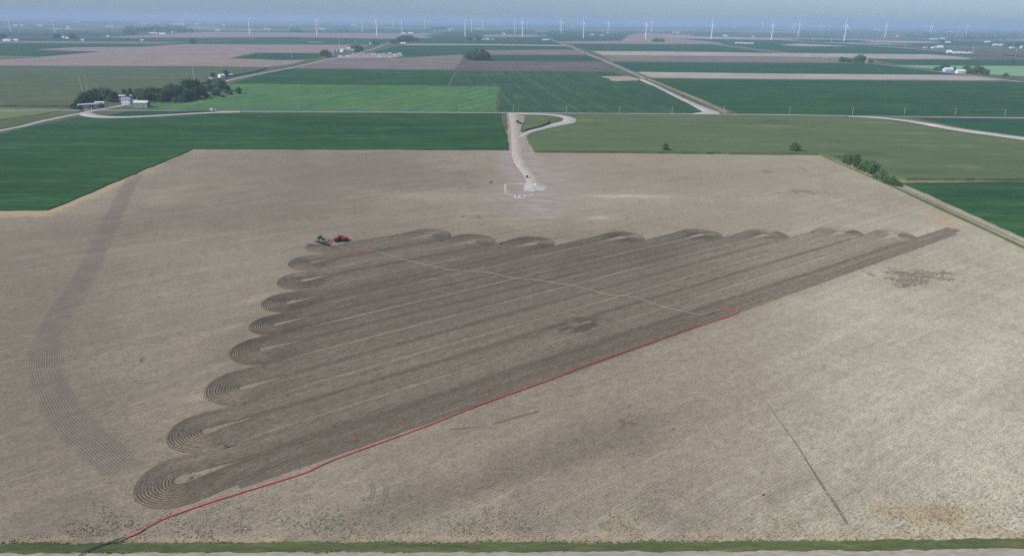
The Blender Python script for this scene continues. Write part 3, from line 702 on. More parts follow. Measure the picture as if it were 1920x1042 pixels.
# near ditch and the strip below it
def strip(name, mat, y0, y1, h, k=0.006):
    pts = [(-700, y0 + 3.5), (400, y0 + .3), (960, y0), (1400, y0 - 2), (1920, y0 - 7), (2800, y0 - 14)]
    bot = [(-700, y1 + 3.6), (400, y1), (960, y1), (1400, y1 - 2), (1920, y1 - 5), (2800, y1 - 12)]
    return field(name, mat, pts + bot[::-1], h)
strip('ditch_bank', 'verge_green', 1016, 1033.5, .06)
strip('near_field', 'pale_soil', 1035, 1200, .05)

# ------------------------------------------------------------------ grass and weeds (uncountable)
def tufts(name, mat, P, h, w, z0, kind='stuff'):
    n = len(P); a = rng.uniform(0, math.pi * 2, n); hh = h * rng.uniform(.5, 1.3, n); ww = w * rng.uniform(.6, 1.3, n)
    lean = rng.normal(0, .35, (n, 2)) * hh[:, None]
    V = []; 
    for s in (0, 2.1, 4.2):
        dx = np.cos(a + s) * ww / 2; dy = np.sin(a + s) * ww / 2
        b0 = np.column_stack([P[:, 0] - dx, P[:, 1] - dy, np.full(n, z0)])
        b1 = np.column_stack([P[:, 0] + dx, P[:, 1] + dy, np.full(n, z0)])
        t = np.column_stack([P[:, 0] + lean[:, 0] + dx * .8, P[:, 1] + lean[:, 1] + dy * .8, z0 + hh])
        V.append(np.stack([b0, b1, t], 1))
    V = np.concatenate(V).reshape(-1, 3); Fc = np.arange(len(V)).reshape(-1, 3)
    o = link(name, npmesh(name, V, Fc, mat)); o['kind'] = kind; return o
def leafmat(name, dark, light, scale=.5):
    k = N(name, 0.9, 0.15); p = k.pos(); n = k.noise(p, scale, 3, .65)
    return k.out(k.mix(k.step(n, .3, .7), dark, light))
MT['blade'] = leafmat('grass_blades', (.10, .15, .045), (.27, .27, .12), .10)
MT['weed'] = leafmat('weed_leaves', (.10, .22, .05), (.19, .34, .10))
MT['dead'] = leafmat('dead_stalks', (.19, .155, .11), (.36, .30, .21))
def on_px(n, f):
    """random ground points whose photo position satisfies density f(px,py) in 0..1"""
    out = []
    while sum(map(len, out)) < n:
        P = np.column_stack([rng.uniform(-150, 150, 40000), rng.uniform(112, 420, 40000)])
        px, py = project(P); ok = rng.random(len(P)) < f(px, py); out.append(P[ok])
    return np.concatenate(out)[:n]
yl = lambda px: 1024.5 + (960 - px) * .0035 - np.clip(px - 960, 0, None) * .0018
P = on_px(13000, lambda px, py: np.clip((10.5 + 2.2 * np.sin(px * .05) * np.sin(px * .013 + 2) + 1.6 * np.sin(px * .31) - np.abs(py - yl(px))) / 3.0, 0, 1))
P = np.vstack([P, on_px(420, lambda px, py: np.exp(-((py - 1008 + .004 * (px - 960)) / 4) ** 2) * (np.sin(px * .03) * np.sin(px * .011) > .1) * .5), on_px(200, lambda px, py: np.exp(-((py - 1038 + .004 * (px - 960)) / 2.5) ** 2) * (np.sin(px * .07 + 1) * np.sin(px * .023) > .2) * .7)])
g_ = tufts('grass', MT['blade'], P, .11, .40, .16); tag(g_, 'rough green grass along the ditch at the near edge of the field', 'grass')
P = on_px(700, lambda px, py: np.clip(.9 * gauss(px, py, 590, 978, 60, 22) + .25 * gauss(px, py, 880, 985, 260, 18) + .3 * gauss(px, py, 1180, 965, 60, 30) + .45 * gauss(px, py, 1385, 992, 30, 8) + .35 * gauss(px, py, 1470, 985, 60, 14) + .3 * gauss(px, py, 340, 985, 50, 14) + .1 * gauss(px, py, 800, 990, 800, 12) + .5 * gauss(px, py, 1560, 990, 12, 4), 0, 1) * (py < 1008))
P = np.vstack([P, at(267, 676) + rng.normal(0, .8, (26, 2)), at(358, 899) + rng.normal(0, 1.0, (10, 2)), at(363, 893) + rng.normal(0, .8, (12, 2))])
w_ = tufts('weeds', MT['weed'], P, .13, .7, .08); tag(w_, 'scattered green weeds growing in the stubble', 'weeds')
P = on_px(4200, lambda px, py: np.clip(.95 * sstep(py, 890, 1000) * np.clip(.5 + np.sin(px * .017 + py * .03) * np.sin(px * .0073 + 1) + .5 * np.sin(px * .061 - py * .09), 0, 1) ** 3 + .25 * sstep(px, 1450, 1850) * sstep(py, 700, 950), 0, 1) * (py < 1009))
d_ = tufts('dead_stalks', MT['dead'], P, .13, .42, .10); tag(d_, 'dark dead weed clumps scattered over the near stubble', 'dead weeds')

# ------------------------------------------------------------------ trees
def foliage_mat(name, dark, light):
    k = N(name, 0.85, 0.2); p = k.local(); oi = k.n.new('ShaderNodeObjectInfo')
    n = k.noise(p, .55, 4, .7); r = k.attr('shade')
    f = k.math('ADD', k.math('MULTIPLY', n, .6), k.math('MULTIPLY', r, .5))
    c = k.mix(k.step(f, .25, .8), dark, light)
    h = k.n.new('ShaderNodeHueSaturation'); k.l.new(c, h.inputs['Color'])
    k.put(h.inputs['Value'], k.math('ADD', .8, k.math('MULTIPLY', oi.outputs['Random'], .45)))
    k.put(h.inputs['Hue'], k.math('ADD', .485, k.math('MULTIPLY', oi.outputs['Random'], .03)))
    return k.out(h.outputs[0])
MT['leaf'] = foliage_mat('tree_leaves', (.045, .090, .036), (.120, .190, .070))
MT['leaf_light'] = foliage_mat('pale_tree_leaves', (.06, .115, .042), (.14, .22, .08))
MT['bark'] = plain('bark', (.12, .095, .07), .9, .3, 3)

def crown_mesh(name, lobes, nq, size, mat, seed):
    r = np.random.default_rng(seed)
    tot = sum(l[3] ** 2 for l in lobes); Vs = []; Ns = []
    for (x, y, z, rad, sq) in lobes:
        n = int(nq * rad ** 2 / tot)
        d = r.normal(size=(n, 3)); d /= np.linalg.norm(d, axis=1)[:, None]
        f = r.uniform(.35, 1.18, n) ** .5
        bump = 1 + .22 * np.sin(d[:, 0] * 5 + seed) * np.sin(d[:, 1] * 6 + 2 * seed) + .12 * np.sin(d[:, 2] * 9 + seed)
        q = d * (f * rad * bump)[:, None]; q[:, 2] *= sq
        Vs.append(q + np.array([x, y, z])); Ns.append(d)
    P = np.concatenate(Vs); D = np.concatenate(Ns); n = len(P)
    nr = D + r.normal(0, .6, (n, 3)); nr /= np.linalg.norm(nr, axis=1)[:, None]
    up = np.tile([0.3, 0.2, 1.0], (n, 1)); a = np.cross(nr, up); a /= np.linalg.norm(a, axis=1)[:, None]; b = np.cross(nr, a)
    ang = r.uniform(0, 6.28, n); ca, sa = np.cos(ang)[:, None], np.sin(ang)[:, None]
    a2 = a * ca + b * sa; b2 = -a * sa + b * ca
    s = (size * r.uniform(.6, 1.3, n))[:, None]
    V = np.stack([P - a2 * s, P - b2 * s * .7, P + a2 * s, P + b2 * s * .7], 1).reshape(-1, 3)
    sh = np.repeat(r.random(n), 4)
    return npmesh(name, V, np.arange(n * 4).reshape(-1, 4), mat, {'shade': sh})

def trunk_mesh(name, h, r0, seed):
    r = random.Random(seed); m = MB()
    m.tube((0, 0, -.2), (0, 0, h * .5), r0, r0 * .7, 7); top = Vector((0, 0, h * .5))
    m.tube(top, top + Vector((.3, .2, h * .3)), r0 * .68, r0 * .25, 6)
    for i in range(5):
        a = i * 1.26 + r.uniform(-.3, .3); z = h * r.uniform(.3, .55)
        m.tube((0, 0, z), (math.cos(a) * h * .26, math.sin(a) * h * .26, z + h * r.uniform(.15, .3)), r0 * .42, r0 * .12, 5)
    return m.mesh(name, MT['bark'])

def lobeset(h, w, seed, n=9, base=.22, shape='round'):
    r = random.Random(seed); L = []
    for i in range(n):
        t = (i + .5) / n
        z = h * (base + (0.93 - base) * t)
        if shape == 'round': rr = w * .5 * math.sin(math.pi * (.18 + .72 * t)) 
        elif shape == 'tall': rr = w * .5 * math.sin(math.pi * (.25 + .62 * t)) * .9
        else: rr = w * .5 * (1 - t * .85)
        k = 2.0 if shape != 'cone' else .7
        a = i * 2.4 + r.uniform(-.4, .4); off = rr * r.uniform(.3, .62) * (k / 2)
        L.append((math.cos(a) * off, math.sin(a) * off, z - h * .04, max(rr * r.uniform(.55, .8), h * .07), r.uniform(.75, 1.0)))
    return L

TREE = {}
def proto(key, shape, h, w, seed, nq, size, mat='leaf', base=.22, n=9):
    TREE[key] = (crown_mesh('crown', lobeset(h, w, seed, n, base, shape), nq, size, MT[mat], seed), trunk_mesh('trunk', h * .8, h * .028, seed), h)
proto('round', 'round', 10, 9.5, 3, 1500, .46)
proto('round2', 'round', 10, 8.5, 12, 1500, .46, base=.12, n=11)
proto('spread', 'round', 10, 11.5, 21, 1500, .46, base=.3, n=10)
proto('tall', 'tall', 10, 6.5, 33, 1400, .40, base=.15)
proto('pale', 'round', 10, 9.0, 44, 1900, .40, 'leaf_light', base=.15)
proto('bush', 'round', 10, 15, 55, 1800, .6, base=.02, n=8)
proto('cone', 'cone', 10, 5, 66, 1800, .35, base=.03, n=10)

def tree(kind, px, py, h, label, group, name='tree', cat='tree', rz=None, wide=1.0):
    c, t, H = TREE[kind]; q = at(px, py)
    o = empty(name, (q[0], q[1], 0), random.uniform(0, 6.28) if rz is None else rz); s = h / H; o.scale = (s * wide, s * wide, s)
    link('crown', c, o); link('trunk', t, o)
    tag(o, label, cat, group); return o

def cluster(items, where, group, noun='tree'):
    items = sorted(items, key=lambda q: q[1]); n = len(items)
    hs = sorted(q[3] for q in items)
    base = where
    for i, (kind, px, py, h) in enumerate(items):
        adj = {'round': 'round', 'round2': 'dense round', 'spread': 'spreading', 'tall': 'narrow upright', 'pale': 'pale green', 'bush': 'low bushy', 'cone': 'pointed'}[kind]
        pos = ordinal(i + 1) + ' from the left' if n > 1 else 'standing alone'
        if n > 2 and i == n - 1: pos = 'rightmost'
        if n > 2 and i == 0: pos = 'leftmost'
        tree(kind, px, py, h, f'{adj} {noun}, {pos} {where}', group, name='shrub' if kind == 'bush' else 'tree', cat='shrub' if kind == 'bush' else 'tree')

def T(s):
    out = []
    for it in s.split(';'):
        a = it.split(); 
        if a: out.append((a[0], float(a[1]), float(a[2]), float(a[3])))
    return out
cluster(T('bush 137 203 5.6;round2 145 199 9;round 153 195 12.3;spread 162 193 14.6;round 171 191 15.7;pale 182 189 17.9;round2 192 189 17.9;spread 201 190 17.9;round2 209 192 12.3;tall 218 188 13.4;bush 149 206 5.6;bush 172 204 4.5;bush 190 202 5.6;bush 142 205 4.5;round 176 193 12.3;round2 157 198 9'), 'around the white trailer home', 'trees around the trailer')
cluster(T('round 233 178 9;tall 245 178 11;spread 240 186 7;round2 252 187 7'), 'behind the two-storey white farmhouse', 'trees behind the farmhouse')
cluster(T('pale 262 186 16.1;round 270 189 17.2;round2 279 191 18.4;spread 289 190 19.5;round 299 191 18.4;round2 309 192 18.4;round 318 190 19.5;spread 328 190 20.7;round2 338 189 17.2;round 347 191 13.8;round2 356 188 18.4;pale 322 180 19.5;round 336 182 18.4;round2 365 186 17.2;round 374 184 17.2;spread 352 172 19.5;tall 361 172 21.8;round2 371 171 19.5;round 380 179 16.1;bush 330 193 8;bush 341 193 9.2;round2 303 193 10.3;bush 388 183 5.8;bush 384 188 3.4'), 'in the windbreak by the green shed', 'farm windbreak trees')
cluster(T('tall 392 163 14.3;spread 394 172 13.2;spread 416 172 19.8;round2 402 180 9.9;round 409 181 9.9;pale 428 172 9.9;bush 432 178 5.5;round 448 177 11;bush 417 183 4.4;bush 394 186 3.3;bush 425 176 4.4'), 'right of the farm windbreak', 'scattered trees by the hay field')
cluster(T('round2 424 144 14;round 399 146 10;bush 409 149 3'), 'beside the white house at the roadside', 'trees by the roadside house')
cluster(T('bush 1562 298 3;bush 1573 301 4;pale 1584 306 8;tall 1592 309 10;tall 1604 313 12;bush 1613 319 4;pale 1622 322 10;round 1633 327 11;bush 1643 334 4;pale 1652 337 9;bush 1662 343 5;round2 1672 347 7;bush 1683 349 4'), 'in the tree row edging the stubble field', 'trees along the field edge')
tree('tall', 1247, 286, 9.5, 'dark lone tree at the corn edge, nearer the gravel access road', None)
tree('round2', 1489, 287, 10.5, 'dark lone tree at the corn edge, nearer the field corner', None)
cluster(T('round2 875 111 22;round 880 113 24;spread 886 113 25;round2 891 114 26;round 897 114 26;spread 902 114 27;round2 907 114 25;round 912 114 23;round2 916 113 20;pale 884 108 24;round 894 107 26;round2 904 107 26;round 911 109 22'), 'in the round field grove', 'trees of the round grove')
cluster(T('round2 605 106 19;spread 611 107 21;cone 620 107 13;bush 615 108 8'), 'left of the steel grain bins', 'trees by the grain bins')
cluster(T('round2 661 94 20;round 668 95 22;spread 674 97 22;round2 679 96 13;bush 671 98 12'), 'behind the white barns by the road', 'trees behind the barns')
cluster(T('round2 701 85 20;round 708 85 17'), 'by the small white house beyond the barns', 'trees by the small house')
cluster(T('bush 736 82 18;round2 741 82 24;round 747 81 30;round2 752 80 32;spread 758 80 36;round2 764 79 36;round 770 79 34;round2 776 79 26;bush 782 78 20'), 'in the grove at the distant roadside', 'trees of the roadside grove')
cluster(T('round2 880 76 24;round 884 77 20;spread 893 76 28;round2 897 77 26'), 'around the distant blue-grey house', 'trees around the distant house')
cluster(T('bush 1226 79 18;bush 1232 79 22;bush 1241 79 20'), 'on the distant tan field', 'bushes on the tan field')
cluster(T('round2 1577 117 18;bush 1585 117 14;bush 1594 117 12;round2 1603 118 20;spread 1611 118 24;round 1618 118 20;bush 1632 118 12'), 'around the small tan house', 'trees around the tan house')
cluster(T('bush 1756 133 10;round2 1765 131 14;spread 1770 131 16;round 1776 131 13;round2 1788 134 12;round 1808 136 16;spread 1812 137 18;bush 1816 138 12;round2 1825 139 15;spread 1831 139 20;round 1838 139 18;round2 1845 140 14;round 1850 141 13;bush 1885 144 8'), 'around the pair of pale houses', 'trees around the pale houses')
cluster(T('round2 5 74 28;round 9 74 24'), 'by the far white long shed', 'trees by the far shed')
cluster(T('round2 106 73 28;spread 110 73 24;round2 133 73 28;round 137 73 30;bush 141 73 16'), 'around the far cluster of houses', 'trees around far houses')
cluster(T('tall 360 82 26;bush 362 82 20'), 'on the line between the far fields', 'trees between far fields')
cluster(T('bush 1746 90 14;bush 1738 90 12;bush 1812 100 12;bush 1897 119 14;bush 1890 118 10'), 'near the white farm sheds on the far road', 'trees near far sheds')
cluster(T('bush 236 64 22;bush 244 65 28;bush 250 66 22'), 'at the end of the far wood', 'bushes by the far wood')
cluster(T('round2 1764 80 24;round2 1769 80 20;round 1783 80 20;round2 1890 88 24;round 1905 88 26;round 1912 88 24'), 'beyond the tall pole line', 'trees beyond the pole line')

def wood(items, label):
    """a far wood that reads as one mass"""
    Vs = []; r = np.random.default_rng(int(items[0][0]))
    for (x0, x1, y0, y1, n, h) in items:
        for _ in range(n):
            q = at(r.uniform(x0, x1), r.uniform(y0, y1)); hh = h * r.uniform(.6, 1.15)
            m = 60; d = r.normal(size=(m, 3)); d /= np.linalg.norm(d, axis=1)[:, None]
            P = d * np.array([hh * 1.3, hh * .9, hh * .5]) + np.array([q[0], q[1], hh * .5])
            a = r.normal(size=(m, 3)); a /= np.linalg.norm(a, axis=1)[:, None]; b = np.cross(a, d); s = hh * .35
            Vs.append(np.stack([P - a * s, P - b * s, P + a * s, P + b * s], 1).reshape(-1, 3))
    V = np.concatenate(Vs); V[:, 2] = np.maximum(V[:, 2], 0.0)
    o = link('woods', npmesh('woods', V, np.arange(len(V)).reshape(-1, 4), MT['leaf'], {'shade': np.repeat(r.random(len(V) // 4), 4)}))
    tag(o, label, 'woods', kind='stuff')
wood([(238, 300, 55, 60, 60, 24), (290, 360, 57, 61, 60, 20), (310, 350, 51, 53, 25, 18)], 'far dark wood left of the wind turbines, a hazy mass')
wood([(548, 565, 59, 61, 14, 20), (635, 652, 59, 60, 12, 16), (808, 834, 53, 57, 26, 22), (150, 240, 41, 44, 40, 18)], 'far scattered hazy tree belts near the skyline')
wood([(1690, 1790, 64, 70, 70, 18), (1800, 1900, 63, 74, 90, 22), (1500, 1600, 60, 63, 50, 18), (1180, 1330, 52, 55, 60, 18), (980, 1160, 46, 49, 70, 20), (360, 640, 40, 44, 110, 18), (1380, 1500, 53, 56, 40, 18)], 'hazy blue tree belts below the skyline on the right')

# ------------------------------------------------------------------ buildings
MT['white_wall'] = plain('white_siding', (.78, .78, .76), .6, .06, .4)
MT['white_roof'] = plain('white_metal_roof', (.80, .81, .82), .4, .05, .3)
MT['grey_roof'] = plain('grey_shingles', (.30, .30, .31), .8, .15, .8)
MT['pale_roof'] = plain('pale_grey_roof', (.55, .57, .60), .6, .08, .5)
MT['olive_wall'] = plain('weathered_green_siding', (.36, .40, .25), .8, .2, .5)
MT['tan_wall'] = plain('tan_siding', (.55, .47, .36), .7, .1, .5)
MT['blue_wall'] = plain('pale_blue_siding', (.58, .66, .75), .7, .06, .5)
MT['dark_glass'] = plain('dark_window_glass', (.04, .05, .06), .15, .1, 1, .6)
MT['steel'] = plain('galvanised_steel', (.55, .57, .58), .38, .1, .5, .5, .7)
MT['door'] = plain('grey_door', (.34, .35, .36), .6, .1, 1)

def house(name, label, cat, px, py, w, d, hw, hr, rz=0.0, wall='white_wall', roof='pale_roof', windows=2, storeys=1, door=True, group=None, chimney=False, big_door=False):
    """gabled building: ridge along local x, front (toward the viewer) at -y"""
    q = at(px, py)
    o = empty(name, (q[0], q[1], 0), rz); tag(o, label, cat, group)
    m = MB(); m.prism([(-d / 2, 0), (d / 2, 0), (d / 2, hw), (0, hw + hr), (-d / 2, hw)], -w / 2, w / 2, 'x'); m.build('wall', MT[wall], o)
    e, t = .35, .14; sl = hr / (d / 2)
    rp = [(-d / 2 - e, hw - e * sl + .01), (0, hw + hr + .01), (d / 2 + e, hw - e * sl + .01), (d / 2 + e, hw - e * sl + t), (0, hw + hr + t + .02), (-d / 2 - e, hw - e * sl + t)]
    m = MB(); m.prism(rp, -w / 2 - e, w / 2 + e, 'x'); rf = m.build('roof', MT[roof], o)
    if chimney:
        m = MB(); m.box((w * .22, .0, hw + hr + .5), (.8, .8, 1.8)); m.build('chimney', MT['grey_roof'], rf)
    if door:
        m = MB()
        if big_door: m.box((0, -d / 2 - .04, min(hw, 4) * .42), (min(w * .3, 5), .08, min(hw, 4) * .84))
        else: m.box((w * .12, -d / 2 - .04, 1.05), (1.0, .08, 2.1))
        m.build('door', MT['door'], o)
    for s in range(storeys):
        for i in range(windows):
            x = -w / 2 + w * (i + .5) / windows
            if door and not big_door and s == 0 and abs(x - w * .12) < 1.2: continue
            if big_door and abs(x) < w * .15 + .8: continue
            z = (hw / storeys) * (s + .58)
            m = MB(); m.box((x, -d / 2 - .03, z), (1.3, .06, 1.4)); fr = m.build('window', MT['white_roof'], o)
            m = MB(); m.box((x, -d / 2 - .07, z), (1.05, .05, 1.15)); m.build('pane', MT['dark_glass'], fr)
    return o

# the near farmstead
house('mobile_home', 'long white trailer home with pale roof standing among the farm trees', 'trailer home', 163, 200, 20, 6, 2.9, .9, .75, roof='pale_roof', windows=6)
house('shed', 'low white shed behind the trailer home, beside the road', 'shed', 188, 195, 12, 5, 2.3, .7, .05, roof='white_roof', windows=2)
house('farmhouse', 'two-storey white farmhouse with grey roof beside the country road', 'farmhouse', 239, 196.5, 11, 9, 7.0, 2.8, .1, roof='grey_roof', windows=3, storeys=2, chimney=True)
house('garage', 'grey-roofed lean garage joined behind the white farmhouse', 'garage', 253, 195, 9, 8, 3.6, 2.0, .1, roof='grey_roof', windows=2)
house('farm_shed', 'large weathered green farm shed with a white metal roof', 'shed', 267, 202, 17, 12, 6.8, 1.8, .12, wall='olive_wall', roof='white_roof', windows=2, big_door=True)
house('machine_shed', 'long low shed with pale roof behind the farmhouse', 'shed', 234, 183, 17, 7, 2.6, .9, .5, roof='white_roof', windows=3)
house('roadside_house', 'white two-storey house by the bend of the road beneath a dark tree', 'house', 416, 148, 10, 9, 6.4, 2.6, .9, roof='white_roof', windows=2, storeys=2)
house('small_shed', 'tiny white shed left of the roadside house', 'shed', 395, 149, 5, 4, 2.2, .8, .3, roof='white_roof', windows=1)
house('garage', 'pale blue garage right of the roadside house', 'garage', 433, 143, 8, 6, 2.8, 1.2, .2, wall='blue_wall', roof='pale_roof', windows=1)
house('house', 'white cottage half hidden in the windbreak trees', 'house', 298, 190, 8, 7, 2.6, 1.4, .1, roof='white_roof', windows=2)
def tank(px, py, r, h, label, roof=True):
    q = at(px, py); o = empty('storage_tank', (q[0], q[1], 0)); tag(o, label, 'tank')
    MB().lathe((0, 0, 0), [(r, 0), (r, h)], 18).build('shell', MT['white_wall'], o)
    MB().lathe((0, 0, h + .005), [(r * 1.03, 0), (r * .5, r * .28), (.15, r * .42)], 18).build('cap', MT['white_roof'], o)
tank(213, 183, 1.7, 3.6, 'small white upright tank behind the trailer home trees')

# grain bins and barns by the road
def bin_(px, py, r, h, label):
    q = at(px, py); o = empty('grain_bin', (q[0], q[1], 0)); tag(o, label, 'grain bin', 'steel grain bins')
    prof = []
    for i in range(int(h / .8)): prof += [(r, i * .8), (r + .07, i * .8 + .4)]
    prof.append((r, h))
    MB().lathe((0, 0, 0), prof, 28).build('shell', MT['steel'], o)
    rf = MB().lathe((0, 0, h + .005), [(r * 1.04, 0), (r * .25, r * .5), (r * .2, r * .56)], 28).build('roof', MT['steel'], o)
    MB().lathe((0, 0, h + r * .56), [(r * .18, 0), (r * .18, .7), (.1, .9)], 14).build('hatch', MT['white_roof'], rf)
    m = MB(); m.box((0, -r - .12, 1.1), (1.1, .1, 2.0)); m.build('door', MT['door'], o)
bin_(626.5, 100.5, 5.2, 10.5, 'larger steel grain bin at left by the road trees')
bin_(633.5, 98, 4.6, 9, 'smaller steel grain bin just behind the larger one')
def leg_tower():
    q = at(631, 97); o = empty('grain_elevator', (q[0], q[1], 0)); tag(o, 'slim grain elevator leg rising above the steel bins', 'grain elevator')
    m = MB()
    for dx, dy in ((-.6, -.6), (.6, -.6), (.6, .6), (-.6, .6)): m.tube((dx, dy, 0), (dx, dy, 21), .1, n=5)
    for z in range(0, 21, 3):
        m.tube((-.6, -.6, z), (.6, -.6, z + 3), .06, n=4); m.tube((.6, .6, z), (-.6, .6, z + 3), .06, n=4)
    m.build('frame', MT['steel'], o)
    m = MB(); m.box((0, 0, 21.8), (1.6, 1.2, 1.6)); m.build('head', MT['steel'], o)
    m = MB(); m.tube((0, 0, 21.5), (3.6, 1.5, 12.5), .22, n=7); m.build('spout', MT['steel'], o)
leg_tower()
house('barn', 'white round-roofed barn right of the grain bins', 'barn', 643, 96.5, 17, 14, 5.5, 3.8, 1.2, roof='white_roof', windows=2, big_door=True)
house('barn', 'small white shed in front of the white round-roofed barn', 'shed', 640, 99, 9, 7, 3, 1.2, .1, roof='white_roof', windows=1)
house('farmhouse', 'white farmhouse between the barn and the roadside trees', 'farmhouse', 654, 94.5, 14, 10, 6, 3.2, .3, roof='white_roof', windows=3, storeys=2)
house('shed', 'pale shed tucked under the trees behind the barns', 'shed', 661, 95, 9, 7, 3.6, 1.6, .1, roof='pale_roof', windows=1)
house('house', 'small white house alone left of the road beyond the barns', 'house', 695.5, 84, 9, 9, 6, 2.6, .5, roof='pale_roof', windows=2, storeys=2)
house('poultry_shed', 'long white shed in front of the roadside grove', 'shed', 756, 83, 26, 12, 5, 2.5, .02, roof='white_roof', windows=3, big_door=True)

